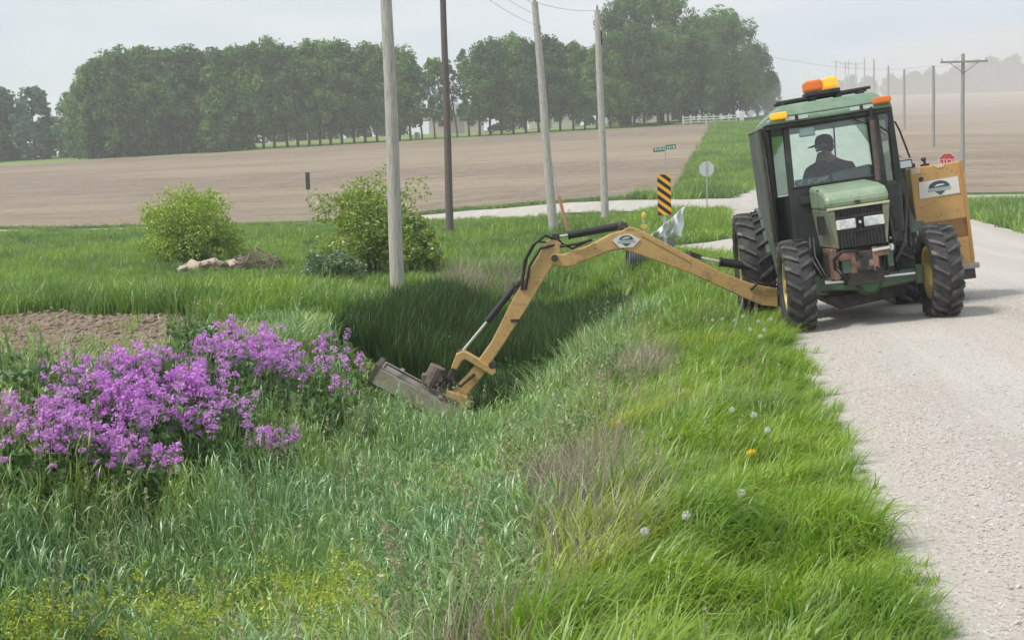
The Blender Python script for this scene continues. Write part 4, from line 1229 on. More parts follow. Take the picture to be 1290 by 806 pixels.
def stop_sign(x, y, zc, front, label):
    z0 = tz(x, y)
    e = empty('stop_sign', (x, y, z0), radians(-9), label, 'stop sign', 'stop signs at the crossroads')
    h = zc - z0
    MB().box(-0.03, 0.03, 0.004, 0.05, -0.2, h + 0.35).build('post', P_galv, e)
    if front:
        MB().prism_xz([(p[0], p[1] + h) for p in octa(0.41)], -0.004, 0.003).build('border', P_white, e)
        MB().prism_xz([(p[0], p[1] + h) for p in octa(0.385)], -0.008, -0.0045).build('panel', P_red, e)
        text_mesh('lettering', 'STOP', 0.32, P_white, e, (0, -0.0105, h))
    else:
        MB().prism_xz([(p[0], p[1] + h) for p in octa(0.41)], 0.052, 0.060).build('panel', P_signback, e)
        MB().box(-0.014, 0.014, 0.0, 0.003, h - 0.3, h + 0.3).build('bolt_strip', P_galv, e)
    return e


stop_sign(10.44, 65, 3.27, False, 'grey back of a stop sign on the green bank left of the tractor')
stop_sign(19.52, 55, 3.04, True, 'red stop sign peeking over the top of the orange tank')
# object marker
z0 = tz(3.48, 27.6)
om = empty('marker_panel', (3.48, 27.6, z0), radians(-7), 'black and yellow diagonally striped bridge marker panel beside the road', 'road marker')
pw, ph, pb = 0.152, 0.455, 1.85 - z0 - 0.455
MB().box(-0.035, 0.035, 0.006, 0.06, -0.1, pb + 0.85).build('post', P_galv, om)
zc_ = pb + 0.455


def clip_stripe(k0, k1, x0, x1, z0_, z1_):
    """polygon of the band k0 < z + 0.75 x < k1 inside the panel"""
    poly = [(x0, z0_), (x1, z0_), (x1, z1_), (x0, z1_)]
    for sgn_, kk in ((1, k0), (-1, k1)):
        out = []
        for i in range(len(poly)):
            p, q = poly[i], poly[(i + 1) % len(poly)]
            fp, fq = sgn_ * (p[1] + 0.75 * p[0] - kk), sgn_ * (q[1] + 0.75 * q[0] - kk)
            if fp >= 0: out.append(p)
            if fp * fq < 0:
                u = fp / (fp - fq); out.append((p[0] + (q[0] - p[0]) * u, p[1] + (q[1] - p[1]) * u))
        poly = out
        if not poly: return None
    return poly


MB().box(-pw, pw, -0.002, 0.005, zc_ - ph, zc_ + ph).build('panel', P_yel, om)
step = 0.185
for i in range(-6, 8):
    pg = clip_stripe(i * step, i * step + step * 0.5, -pw + 0.004, pw - 0.004, -ph + 0.004, ph - 0.004)
    if pg and len(pg) > 2:
        MB().prism_xz([(p[0], p[1] + zc_) for p in pg], -0.006, -0.003).build('stripe', P_blk, om)

# street name sign
z0 = tz(7.65, 60)
sn = empty('street_name_sign', (7.65, 60, z0), radians(-4), 'green street name blades on a thin post at the crossroads', 'street sign')
hS = 4.16 - z0
MB().tube([(0, 0, -0.2), (0, 0, hS + 0.15)], 0.03, 8).build('post', P_galv, sn)
MB().hexa([(-0.57, -0.02, hS - 0.14), (0.02, -0.02, hS - 0.09), (0.02, 0.0, hS - 0.09), (-0.57, 0.0, hS - 0.14)], [(-0.57, -0.02, hS + 0.07), (0.02, -0.02, hS + 0.12), (0.02, 0, hS + 0.12), (-0.57, 0, hS + 0.07)]).build('sign_blade', P_sgreen, sn)
MB().hexa([(0.03, -0.02, hS - 0.03), (0.52, -0.02, hS + 0.01), (0.52, 0.0, hS + 0.01), (0.03, 0.0, hS - 0.03)], [(0.03, -0.02, hS + 0.19), (0.52, -0.02, hS + 0.22), (0.52, 0, hS + 0.22), (0.03, 0, hS + 0.19)]).build('sign_blade', P_sgreen, sn)
wm = MB()
for k, (a, b) in enumerate(((-0.50, -0.44), (-0.40, -0.35), (-0.29, -0.22), (-0.18, -0.14), (-0.09, -0.04), (0.08, 0.14), (0.18, 0.24), (0.28, 0.31), (0.37, 0.46))):
    zz = hS - 0.01 + (a + 0.5) * 0.09 + (0.03 if a > 0 else 0)
    wm.box(a, b, -0.026, -0.021, zz - 0.06, zz + 0.06)
wm.build('lettering', pbr('faded_white_letters', (0.55, 0.62, 0.58), 0.6), sn)
# delineator, field post, culvert end, plastic sheet, orange guy guard
z0 = tz(4.37, 40)
dl = empty('delineator', (4.37, 40, z0), 0, 'short yellow and white delineator post left of the striped marker', 'roadside post')
MB().tube([(0, 0, -0.1), (0, 0, 0.95)], 0.03, 8).build('post', P_galv, dl)
MB().ball((0, 0, 0.98), (0.08, 0.05, 0.12)).build('reflector', pbr('delineator_yellow', (0.80, 0.50, 0.05), 0.4), dl, smooth=True)
MB().box(-0.10, 0.10, -0.03, 0.03, 0.58, 0.70).build('collar', pbr('delineator_yellow_dark', (0.72, 0.50, 0.08), 0.5), dl)
MB().ball((0, 0, 0.35), (0.07, 0.06, 0.09)).build('white_cap', P_white, dl, smooth=True)
z0 = tz(-11.3, 70)
fp = empty('field_post', (-11.3, 70, z0), 0, 'lone thin post with a dark square head in the field behind the bushes', 'post')
MB().tube([(0, 0, -0.2), (0, 0, 3.9 - z0)], 0.035, 8).build('post', P_galv, fp)
MB().box(-0.12, 0.12, -0.05, 0.02, 2.9 - z0, 3.85 - z0).build('head', P_dark, fp)
z0 = tz(2.0, 47)
og = empty('guy_guard', (2.0, 47, z0), 0, 'slanting orange guard strip at the foot of the leaning grey pole', 'cable guard')
MB().tube([(0.28, 0, -0.1), (-0.08, 0, 1.45)], [0.07, 0.06], 8).build('sleeve', pbr('faded_orange', (0.58, 0.24, 0.13), 0.6, (0.48, 0.24, 0.15), 6), og)
MB().tube([(-0.08, 0, 1.45), (-0.45, 0, 3.4)], 0.012, 6).build('guy_wire', P_wire, og)
cv = empty('culvert', (3.05, 28.9, tz(3.05, 28.9) + 0.38), 0, 'grey corrugated culvert end beside the striped marker', 'culvert')
cm_ = MB()
cp, cr = [], []
for k in range(25):
    cp.append((-0.30 + k * 0.028, 0, 0)); cr.append(0.42 + 0.018 * (1 if k % 2 else -1))
cm_.tube(cp, cr, 24, cap=False)
cm_.build('pipe', pbr('culvert_steel', (0.30, 0.32, 0.33), 0.45, (0.22, 0.235, 0.24), 8, metal=0.5), cv)
MB().prism_xz([(0.35, -0.5), (0.75, -0.5), (0.75, 0.42), (0.35, 0.36)], -0.45, -0.40).build('headwall', pbr('dark_sheet', (0.12, 0.13, 0.135), 0.6, (0.19, 0.20, 0.2), 5, stretch=(8, 1, 1)), cv)
# crumpled plastic sheet
pts0 = aty(845, 300, 27.2)
NX, NY = 22, 16
Vv, Ff = [], []
for i in range(NX):
    for k in range(NY):
        u, v = i / (NX - 1), k / (NY - 1)
        topz = 0.10 + 0.56 * u ** 1.25
        botz = 0.0 - 0.05 * (1 - u)
        x = -0.42 + 0.72 * u + 0.02 * sin(v * 9 + u * 4)
        z = botz + (topz - botz) * v
        yv = 0.10 * sin(u * 13 + v * 3) + 0.06 * sin(u * 27 - v * 5) + 0.18 * (1 - v)
        Vv.append((x, yv, z))
for i in range(NX - 1):
    for k in range(NY - 1):
        a = i * NY + k
        Ff.append((a, a + NY, a + NY + 1, a + 1))
sh = link('plastic_sheet', np_mesh('plastic_sheet', Vv, Ff, pbr('white_plastic', (0.88, 0.89, 0.90), 0.45, (0.76, 0.78, 0.80), 5), True))
sh.location = (pts0[0], pts0[1], pts0[2] + 0.02)
sd = sh.modifiers.new('thick', 'SOLIDIFY'); sd.thickness = 0.006
tag(sh, 'crumpled white plastic sheet caught at the foot of the striped marker', 'plastic sheet')

# ------------------------------------------------------------------ far buildings and board fence
P_bwhite = pbr('white_siding', (0.74, 0.73, 0.71), 0.7, (0.66, 0.65, 0.63), 2, stretch=(0.5, 0.5, 8))
P_bpink = pbr('pale_pink_siding', (0.66, 0.57, 0.54), 0.8, (0.58, 0.50, 0.48), 2, stretch=(8, 0.5, 0.5))
P_roof = pbr('grey_shingle', (0.20, 0.20, 0.205), 0.8, (0.26, 0.26, 0.26), 6)
P_pane = pbr('dark_pane', (0.06, 0.075, 0.085), 0.15)


def house(x, y, w, d, h, rise, wall, label, wins, rz=0.0, doors=()):
    z0 = tz(x, y) - 0.1
    e = empty('farm_building', (x, y, z0), rz, label, 'building')
    MB().box(-w / 2, w / 2, 0, d, 0, h).build('wall', wall, e)
    rf = MB()
    rf.prism_yz([(-0.4, h), (d / 2, h + rise), (d + 0.4, h), (d + 0.4, h + 0.15), (d / 2, h + rise + 0.17), (-0.4, h + 0.15)], -w / 2 - 0.3, w / 2 + 0.3)
    rf.build('roof', P_roof, e)
    for (wx, wz, ww, wh) in wins:
        f = MB().box(wx - ww / 2 - .08, wx + ww / 2 + .08, -0.05, -0.003, wz - wh / 2 - .08, wz + wh / 2 + .08).build('window', P_white, e)
        MB().box(wx - ww / 2, wx + ww / 2, -0.06, -0.052, wz - wh / 2, wz + wh / 2).build('pane', P_pane, f)
    for (wx, ww, wh) in doors:
        MB().box(wx - ww / 2, wx + ww / 2, -0.06, -0.003, 0, wh).build('door', pbr('barn_door', (0.40, 0.35, 0.34), 0.7), e)
    return e


house(-8.6, 214, 9.4, 9, 3.2, 2.2, P_bpink, 'pale pinkish farm building behind the thin gap in the tree row', [(-2.6, 1.9, 0.9, 1.1), (2.6, 1.9, 0.9, 1.1)], 0.02, [(0.2, 2.2, 2.4)])
house(8.0, 216, 8, 8, 3.0, 2.0, P_bwhite, 'low white house with a grey roof behind the middle of the tree row', [(-2.4, 1.7, 1.0, 1.2), (1.0, 1.7, 1.4, 1.2)], 0.03, [(-0.6, 1.0, 2.1)])
house(-70.5, 205, 6.5, 7, 3.4, 2.6, P_bpink, 'pale house glimpsed through the trees at the far left', [(-1.4, 1.8, 0.9, 1.3), (1.4, 1.8, 0.9, 1.3)], 0.1)
house(24.5, 222, 10, 8, 3.0, 2.2, P_bwhite, 'white house half hidden behind the white board fence', [(-2.6, 1.8, 1.2, 1.2), (2.4, 1.8, 1.2, 1.2)], 0.0, [(0.4, 1.0, 2.1)])
# white camper van
zc0 = tz(18.2, 203)
cp_ = empty('camper_van', (18.2, 203, zc0), 0.05, 'white camper van parked behind the tree trunks', 'van')
MB().prism_xz([(-1.75, 0.55), (1.85, 0.55), (1.85, 1.35), (1.45, 1.55), (1.6, 2.5), (1.2, 2.75), (-1.75, 2.75)], 0, 2.1).build('body', pbr('van_white', (0.72, 0.74, 0.76), 0.3), cp_, bevel=0.06)
for (a, b, c0, c1) in ((-1.3, -0.5, 1.6, 2.2), (0.2, 1.0, 1.6, 2.2), (1.08, 1.40, 1.62, 2.2)):
    MB().box(a, b, -0.02, -0.003, c0, c1).build('window', P_pane, cp_)
for a in (-1.15, 1.25):
    wv = MB(); wv.tube([(a, -0.03, 0.36), (a, 0.22, 0.36)], 0.36, 16); w_ = wv.build('wheel', P_tyre, cp_)
    MB().tube([(a, -0.045, 0.36), (a, -0.028, 0.36)], 0.18, 12).build('hubcap', P_galv, w_)
MB().box(-1.7, 1.8, -0.012, -0.002, 0.9, 1.0).build('stripe', pbr('blue_stripe', (0.20, 0.28, 0.36), 0.4), cp_)
# dark car
zc0 = tz(-1.0, 204)
ca = empty('parked_car', (-1.0, 204, zc0), 0.03, 'dark parked car beside the tree trunks in front of the farm buildings', 'car')
MB().prism_xz([(-2.1, 0.35), (2.1, 0.35), (2.15, 0.75), (1.3, 0.9), (0.7, 1.4), (-1.0, 1.42), (-1.7, 0.95), (-2.1, 0.9)], 0, 1.7).build('body', pbr('car_dark', (0.03, 0.035, 0.045), 0.25), ca, bevel=0.08)
MB().prism_xz([(-1.35, 0.95), (1.0, 0.95), (0.6, 1.33), (-0.95, 1.34)], -0.012, -0.002).build('window', P_pane, ca)
for a in (-1.3, 1.3):
    wv = MB(); wv.tube([(a, -0.03, 0.33), (a, 0.2, 0.33)], 0.33, 16); w_ = wv.build('wheel', P_tyre, ca)
    MB().tube([(a, -0.045, 0.33), (a, -0.028, 0.33)], 0.17, 12).build('hubcap', P_galv, w_)
# white drum
zc0 = tz(-14.1, 196)
dr = MB()
dr.tube([(0, 0, 0), (0, 0, 0.4), (0, 0, 0.42), (0, 0, 0.44), (0, 0, 0.95)], [0.4, 0.4, 0.43, 0.4, 0.4], 16)
dr.tube([(0, 0, 0.95), (0, 0, 1.0)], [0.43, 0.43], 16)
tag(dr.build('drum', P_white, None, loc=(-14.1, 196, zc0)), 'small white drum on the grass at the left end of the farm building', 'drum')
# white board fence
wf = empty('board_fence', (26.5, 185, tz(26.5, 185)), 0, 'long white board fence on the hill crest left of the tractor roof', 'fence')
A, B = Vector((26.6, 187, 0)), Vector((35.0, 189, 0))
fz = [tz(*(A.lerp(B, k / 7)).xy) for k in range(8)]
o0 = wf.location
for k in range(8):
    p = A.lerp(B, k / 7)
    MB().box(-0.09, 0.09, -0.09, 0.09, -0.2, 1.45).build('fence_post', P_white, wf, loc=(p.x - o0.x, p.y - o0.y, fz[k] - o0.z))
for k in range(7):
    p, q = A.lerp(B, k / 7), A.lerp(B, (k + 1) / 7)
    for zz in (0.35, 0.72, 1.09):
        a = Vector((p.x - o0.x + .09, p.y - o0.y - 0.11, fz[k] - o0.z + zz)); b = Vector((q.x - o0.x - .09, q.y - o0.y - 0.11, fz[k + 1] - o0.z + zz))
        m = MB()
        m.hexa([a + Vector((0, -.02, -.09)), b + Vector((0, -.02, -.09)), b + Vector((0, .02, -.09)), a + Vector((0, .02, -.09))], [a + Vector((0, -.02, .09)), b + Vector((0, -.02, .09)), b + Vector((0, .02, .09)), a + Vector((0, .02, .09))])
        m.build('fence_board', P_white, wf)
gt = MB().box(-0.35, 0.35, -0.03, 0.03, 0, 1.5).build('fence_end_panel', P_white, wf, loc=(B.x - o0.x + 0.8, B.y - o0.y, fz[7] - o0.z))
# diamond sign back beyond the fence
x_, y_ = 37.4, 190
z_ = tz(x_, y_)
ds = empty('diamond_sign', (x_, y_, z_), 0, 'small pale diamond sign beside the far end of the white fence', 'road sign')
MB().tube([(0, 0.03, -0.2), (0, 0.03, 1.9)], 0.035, 8).build('post', P_galv, ds)
MB().prism_xz([(0, 0.75), (0.6, 1.35), (0, 1.95), (-0.6, 1.35)], -0.02, 0.0).build('panel', P_signback, ds)

# ------------------------------------------------------------------ trees
L_tree = leafmat('tree_leaves', [(0.09, 0.20, 0.055), (0.15, 0.30, 0.075), (0.24, 0.41, 0.12)], 0.4, ((0.065, 0.125, 0.055), 0.6), 0.16, gloss=0.015)
L_tree_big = leafmat('big_tree_leaves', [(0.09, 0.19, 0.05), (0.145, 0.28, 0.065), (0.22, 0.38, 0.105)], 0.4, ((0.065, 0.125, 0.05), 0.6), 0.14, gloss=0.015)
L_bluish = leafmat('bluish_leaves', [(0.08, 0.19, 0.11), (0.12, 0.25, 0.14), (0.17, 0.31, 0.17)], 0.4)
L_hazy = leafmat('far_leaves', [(0.05, 0.085, 0.04), (0.07, 0.115, 0.05)], 0.2)
M_bark = pbr('bark', (0.075, 0.065, 0.055), 0.95, (0.12, 0.105, 0.09), 3, stretch=(4, 4, 0.5), bump=0.4)


def leaf_cloud(rng, centers, radii, n_per, size, flat=0.75, top_bias=0.0):
    Vs, Fs = [], []
    for c0, r0 in zip(centers, radii):
        n = int(n_per)
        d = rng.normal(size=(n, 3)); d /= np.linalg.norm(d, axis=1)[:, None]
        rad = r0 * rng.uniform(0.35, 1.0, n) ** 0.6
        p = c0 + d * rad[:, None] * np.array([1, 1, flat])
        nrm = d * 0.6 + rng.normal(size=(n, 3)) * 0.6 + np.array([0, 0, 0.35])
        nrm /= np.linalg.norm(nrm, axis=1)[:, None]
        a = np.cross(nrm, rng.normal(size=(n, 3))); a /= np.linalg.norm(a, axis=1)[:, None]
        b = np.cross(nrm, a)
        sz = size * rng.uniform(0.6, 1.3, n)[:, None]
        q = np.stack([p - a * sz, p + b * sz * 0.55, p + a * sz, p - b * sz * 0.55], 1)
        Vs.append(q.reshape(-1, 3))
    Vv = np.concatenate(Vs)
    return Vv, np.arange(len(Vv)).reshape(-1, 4)


def trunk_mb(rng, h, r, limbs, spread, lean=0.0):
    m = MB()
    pts, rr = [], []
    for i in range(7):
        u = i / 6
        pts.append((lean * h * u + 0.12 * sin(u * 5 + h), 0.1 * sin(u * 4), -0.3 + u * h * 0.92)); rr.append(r * (1 - 0.8 * u) + 0.015)
    m.tube(pts, rr, 8)
    for k in range(limbs):
        u = 0.28 + 0.6 * k / max(limbs - 1, 1)
        b = Vector(pts[0]).lerp(Vector(pts[-1]), u)
        a = k * 2.4 + rng.uniform(0, 1)
        ln = spread * (1.1 - 0.6 * u)
        e = b + Vector((cos(a) * ln, sin(a) * ln, ln * 0.9))
        mid = b.lerp(e, 0.5) + Vector((0, 0, -0.1 * ln))
        m.tube([b, mid, e], [r * 0.4 * (1 - u * 0.6), r * 0.25 * (1 - u * .6), 0.02], 5)
    return m


def tree_proto(seed, h, w, base_frac, n_cl, n_per, size, lmat, r, shape='poplar', lean=0.0):
    rng = np.random.default_rng(seed)
    cs, rs = [], []
    for k in range(n_cl):
        u = rng.uniform(0, 1)
        z = h * (base_frac + (1 - base_frac) * u)
        if shape == 'poplar':
            env = (0.55 + 0.45 * sin(pi * min(1, u * 1.1 + 0.12))) * (1 - 0.55 * max(0, (u - 0.75) / 0.25) ** 1.5)
        elif shape == 'round':
            env = sqrt(max(0.05, 1 - (2 * u - 0.85) ** 2 / 1.35))
        else:
            env = 1 - 0.75 * u
        a = rng.uniform(0, 2 * pi); q = sqrt(rng.uniform(0.05, 1))
        rr = w / 2 * env * q
        cs.append(np.array([rr * cos(a) + lean * z, rr * sin(a), z - 0.2]))
        rs.append(w * rng.uniform(0.08, 0.20) if shape == 'poplar' else w * rng.uniform(0.06, 0.15))
    Vv, Ff = leaf_cloud(rng, cs, rs, n_per, size, 1.15)
    crown = np_mesh('crown', Vv, Ff, lmat)
    tm = trunk_mb(rng, h, r, 9, w * 0.42, lean).mesh('trunk', M_bark, True)
    return tm, crown


def plant_tree(proto, x, y, sc, rz, label, group, z=None, sz=1.0):
    e = empty('tree', (x, y, tz(x, y) if z is None else z), rz, label, 'tree', group)
    e.scale = (sc, sc, sc * sz)
    link('trunk', proto[0], e); link('crown', proto[1], e)
    return e


pop = [tree_proto(20 + k, 14, 6.4, 0.20, 80, 80, 0.24, L_tree, 0.20, 'poplar', RND.uniform(-0.05, 0.03)) for k in range(5)]
pop_thin = [tree_proto(40 + k, 13.5, 4.2, 0.24, 40, 60, 0.22, L_tree, 0.15, 'poplar', RND.uniform(-0.1, 0.02)) for k in range(3)]
bush_pop = [tree_proto(50 + k, 13, 5.8, 0.03, 75, 90, 0.26, L_tree, 0.2, 'poplar') for k in range(3)]
bigs = [tree_proto(60 + k, 17, 12, 0.10, 130, 120, 0.28, L_tree_big, 0.42, 'round') for k in range(3)]
blues = [tree_proto(70 + k, 10, 6.5, 0.02, 110, 80, 0.26, L_bluish, 0.2, 'round') for k in range(3)]
hazy = [tree_proto(80 + k, 13, 13, 0.0, 100, 60, 0.6, L_hazy, 0.4, 'round') for k in range(3)]
low_shrub = [tree_proto(90 + k, 3.2, 3.6, 0.0, 20, 50, 0.25, L_tree, 0.08, 'round') for k in range(2)]


def px_at(px, d):
    """ground position at depth d on the photo column px (level of the horizon)"""
    p = aty(px, 250, d)
    return p[0]


ORD = 'first second third fourth fifth sixth seventh eighth ninth tenth eleventh twelfth thirteenth fourteenth fifteenth sixteenth seventeenth eighteenth nineteenth'.split()
TENS = {2: 'twenty', 3: 'thirty', 4: 'forty', 5: 'fifty', 6: 'sixty'}


def ordinal(k):
    n_ = k + 1
    if n_ < 20: return ORD[n_ - 1]
    return TENS[n_ // 10][:-1] + 'ieth' if n_ % 10 == 0 else TENS[n_ // 10] + '-' + ORD[n_ % 10 - 1]


def row_label(k, gap):
    return ('thin see-through tree, ' if gap else 'slender tree, ') + ordinal(k) + ' from the left in the row above the field'


LAB_ROW = 'slender green tree in the long dense row along the top of the field'
LAB_THIN = 'thin see-through tree in the gap of the long tree row'
k = 0
px = 118.0
while px < 886:
    d = 192 + RND.uniform(-1.5, 1.5)
    x = px_at(px, d)
    topy = np.interp(px, [100, 135, 200, 290, 330, 400, 480, 520, 560, 600, 640, 700, 740, 800, 880], [92, 66, 64, 60, 54, 56, 54, 62, 75, 52, 44, 50, 62, 30, 40]) + RND.uniform(-3, 7)
    ztop = aty(px, topy, d)[2]
    hh = ztop - tz(x, d)
    gap = 530 < px < 604
    dense = px < 320
    if gap:
        pr = pop_thin[k % 3]; base_h = 13.5
    elif dense:
        pr = bush_pop[k % 3] if k % 2 else pop[k % 5]; base_h = 13.0 if k % 2 else 14
    else:
        pr = pop[RND.randrange(5)]; base_h = 14
    sc = hh / base_h
    plant_tree(pr, x, d, sc, RND.uniform(0, 6.28) if not gap else RND.uniform(-0.4, 0.4), row_label(k, gap), 'thin trees in the gap of the row' if gap else 'trees of the long row above the field')
    k += 1
    px += RND.uniform(12.5, 16.5) * (0.95 if gap else 1.0)
# second row behind fills the canopy
for i in range(30):
    px = 128 + i * 25.5 + RND.uniform(-7, 7)
    if 520 < px < 612 or px > 872: continue
    d = 234 + RND.uniform(-5, 5)
    x = px_at(px, d)
    topy = np.interp(px, [100, 135, 200, 290, 330, 400, 480, 560, 640, 740, 880], [98, 72, 70, 66, 62, 64, 66, 75, 62, 66, 50]) + RND.uniform(0, 10)
    hh = aty(px, topy, d)[2] - tz(x, d)
    plant_tree(bush_pop[i % 3], x, d, hh / 13, RND.uniform(0, 6.28), 'tree of the rear row, behind the long dense row', 'trees of the rear row', sz=1.0)
# low growth under the left part
for i in range(14):
    px = 112 + i * 15 + RND.uniform(-5, 5)
    d = 195
    plant_tree(low_shrub[i % 2], px_at(px, d), d, RND.uniform(0.7, 1.2), RND.uniform(0, 6.28), 'low dark shrub under the left part of the long tree row', 'shrubs under the tree row')
BL = ['cut by the photo edge', 'leftmost fully in view', 'left behind the pale house', 'left beside the pale house', 'right beside the pale house', 'touching the first row tree', 'at the foot of the row', 'low behind the pale house']
for kb, (px, d, top) in enumerate(((-10, 205, 118), (8, 208, 112), (22, 214, 130), (48, 205, 112), (98, 206, 118), (110, 202, 125), (132, 200, 120), (60, 225, 150))):
    x = px_at(px, d); hh = aty(px, top, d)[2] - tz(x, d)
    plant_tree(blues[RND.randrange(3)], x, d, hh / 10, RND.uniform(0, 6.28), 'bluish tree at the far left of the tree line, ' + BL[kb], 'bluish trees at the left end', sz=1.0)
bg_trees = [(795, 200, 2, 0.95, 'tall airy tree standing above the others near the middle pole'), (835, 206, -12, 1.0, 'tallest big tree rising above the left of the rounded clump'), (880, 202, 24, 1.0, 'broad rounded tree in the middle of the big clump'),
            (925, 206, 26, 1.0, 'broad dark tree at the top of the big rounded clump'), (955, 212, 60, 0.9, 'rounded tree at the right end of the big clump, nearest the tractor'), (972, 214, 92, 0.8, 'lowest round tree at the far right tip of the big clump'), (905, 214, 22, 1.0, 'rear tree hidden inside the big rounded clump'), (770, 208, 62, 0.8, 'smaller round tree at the left foot of the big clump')]
for i, (px, d, top, wsc, lab) in enumerate(bg_trees):
    x = px_at(px, d); hh = aty(px, top, d)[2] - tz(x, d)
    e = plant_tree(bigs[i % 3], x, d, hh / 16.5, RND.uniform(0, 6.28), lab, 'big trees of the rounded clump')
    e.scale = (hh / 16.5 * wsc * 0.82, hh / 16.5 * wsc * 0.82, hh / 16.5)
HZ = sorted(((1052, 398, 102), (1072, 402, 98), (1095, 395, 104), (1122, 400, 96), (1150, 402, 92), (1172, 398, 90), (1190, 405, 98), (1205, 400, 84), (1228, 402, 78), (1250, 398, 76), (1275, 402, 74), (1300, 400, 78), (1330, 400, 80), (1030, 405, 110), (1140, 410, 100), (1262, 408, 80)))
for kh, (px, d, top) in enumerate(HZ):
    x = px_at(px, d); hh = max(6, aty(px, top, d)[2] - tz(x, d))
    plant_tree(hazy[RND.randrange(3)], x, d, hh / 13, RND.uniform(0, 6.28), 'dusty grey far tree on the right hill, ' + ordinal(kh) + ' from the left', 'hazy trees on the right hill')

# ------------------------------------------------------------------ bushes
L_bush = leafmat('fresh_bush_leaves', [(0.20, 0.30, 0.02), (0.34, 0.48, 0.03), (0.50, 0.62, 0.07)], 0.45)
L_bush2 = leafmat('olive_bush_leaves', [(0.16, 0.26, 0.03), (0.27, 0.39, 0.04), (0.42, 0.52, 0.09)], 0.45)


def bush(x, y, w, h, seed, lmat, label, n_cl, n_per, size, loose=0.0, name='bush'):
    rng = np.random.default_rng(seed)
    cs, rs = [], []
    for k in range(n_cl):
        th = rng.uniform(0, 2 * pi); u = rng.uniform(0, 1)
        q = rng.uniform(0.55, 1.0) if k > n_cl * 0.25 else rng.uniform(0, 0.6)
        el = np.arcsin(rng.uniform(-0.45, 1))
        hh = h * (1 + rng.normal() * loose)
        cs.append(np.array([w / 2 * 0.86 * q * cos(el) * cos(th) * (1 + rng.normal() * loose), w / 2 * 0.8 * q * cos(el) * sin(th), h * 0.30 + (hh * 0.62 if el > 0 else h * 0.5) * q * sin(el)]))
        rs.append(w * rng.uniform(0.07, 0.13))
    e = empty(name, (x, y, tz(x, y)), 0, label, 'bush', 'bushes at the field edge')
    Vv, Ff = leaf_cloud(rng, cs, rs, n_per, size, 0.9)
    link('foliage', np_mesh('foliage', Vv, Ff, lmat), e)
    m = MB()
    for k in range(14):
        a = rng.uniform(0, 2 * pi); c1 = cs[rng.integers(len(cs))]
        m.tube([(0.15 * cos(a), 0.15 * sin(a), -0.1), tuple(np.array([0.1 * cos(a), 0.1 * sin(a), 0]) + c1 * 0.55), tuple(c1)], [0.03, 0.02, 0.008], 5)
    m.build('stems', M_bark, e)
    return e


b1 = hit(233, 338, 0, 20)
bush(b1[0], b1[1] + 1.2, 136 / F_PX * (b1[1] + 1.2) * 1.08, (340 - 241) / F_PX * (b1[1] + 1.2) * 1.06, 5, L_bush, 'rounded bright yellow-green bush on the left in front of the field', 170, 120, 0.05)
b2 = hit(468, 352, 0, 20)
bush(b2[0] - 0.1, b2[1] + 1.6, 3.5, 2.75, 6, L_bush2, 'wide loose green bush behind the nearest pale pole', 150, 100, 0.05, 0.22)
bush(b2[0] + 1.0, b2[1] + 1.0, 1.7, 1.6, 8, L_bush2, 'lower spreading bush just right of the nearest pale pole', 90, 100, 0.048, 0.15)
bush(b2[0] - 0.9, b2[1] - 0.6, 1.8, 0.9, 9, leafmat('greyish_weed_leaves', [(0.10, 0.17, 0.07), (0.16, 0.25, 0.11), (0.2, 0.3, 0.14)], 0.3), 'low greyish weedy shrub between the rubble and the nearest pole', 50, 60, 0.045, 0.1)

# ------------------------------------------------------------------ rubble and brush piles
P_stone = pbr('broken_concrete', (0.50, 0.42, 0.34), 0.9, (0.38, 0.31, 0.26), 4, bump=0.5, bscale=9)
P_stone2 = pbr('tan_stone', (0.44, 0.33, 0.26), 0.9, (0.55, 0.46, 0.36), 4, bump=0.5, bscale=9)
P_stick = pbr('dead_stick', (0.22, 0.16, 0.12), 0.9, (0.32, 0.25, 0.19), 6)


def rock_mesh(seed):
    rng = np.random.default_rng(seed)
    bm = bmesh.new()
    bmesh.ops.create_icosphere(bm, subdivisions=1, radius=1)
    for v in bm.verts:
        v.co *= rng.uniform(0.75, 1.15); v.co.z *= 0.62
    me = bpy.data.meshes.new('rock'); bm.to_mesh(me); bm.free()
    return me


rp = hit(268, 341, 0, 20)
rub = empty('rubble_pile', (rp[0], rp[1], rp[2]), 0, 'low pile of tan broken stones at the foot of the rounded bush', 'stone pile')
rks = [rock_mesh(k) for k in range(5)]
for r_ in rks: r_.materials.append(P_stone if RND.random() < 0.5 else P_stone2)
for k in range(26):
    o = link('rock', rks[k % 5], rub)
    u = RND.uniform(-1, 1)
    o.location = (u * 0.95 + 0.1, RND.uniform(-0.35, 0.35), 0.10 + RND.uniform(0, 0.20) * (1 - abs(u)) + 0.06 * (u > 0))
    s_ = RND.uniform(0.10, 0.27); o.scale = (s_ * RND.uniform(0.9, 1.6), s_, s_)
    o.rotation_euler = (RND.uniform(-.5, .5), RND.uniform(-.5, .5), RND.uniform(0, 6.28))
bp2 = hit(330, 339, 0, 20)
brp = empty('brush_pile', (bp2[0], bp2[1], bp2[2]), 0, 'heap of dead brown branches beside the tan stones', 'brush pile')
for k in range(60):
    m = MB(); ln = RND.uniform(0.3, 0.95)
    m.tube([(-ln / 2, 0, 0), (0, RND.uniform(-.06, .06), RND.uniform(-.04, .08)), (ln / 2, RND.uniform(-.05, .05), 0)], [RND.uniform(0.012, 0.03), 0.018, 0.008], 5)
    o = m.build('branch', P_stick, brp)
    u = RND.uniform(-1, 1)
    o.location = (u * 0.62 - 0.05, RND.uniform(-0.3, 0.3), 0.08 + RND.uniform(0, 0.52) * (1 - 0.7 * abs(u)))
    o.rotation_euler = (RND.uniform(-.6, .6), RND.uniform(-.75, .75), RND.uniform(-1.5, 1.5))

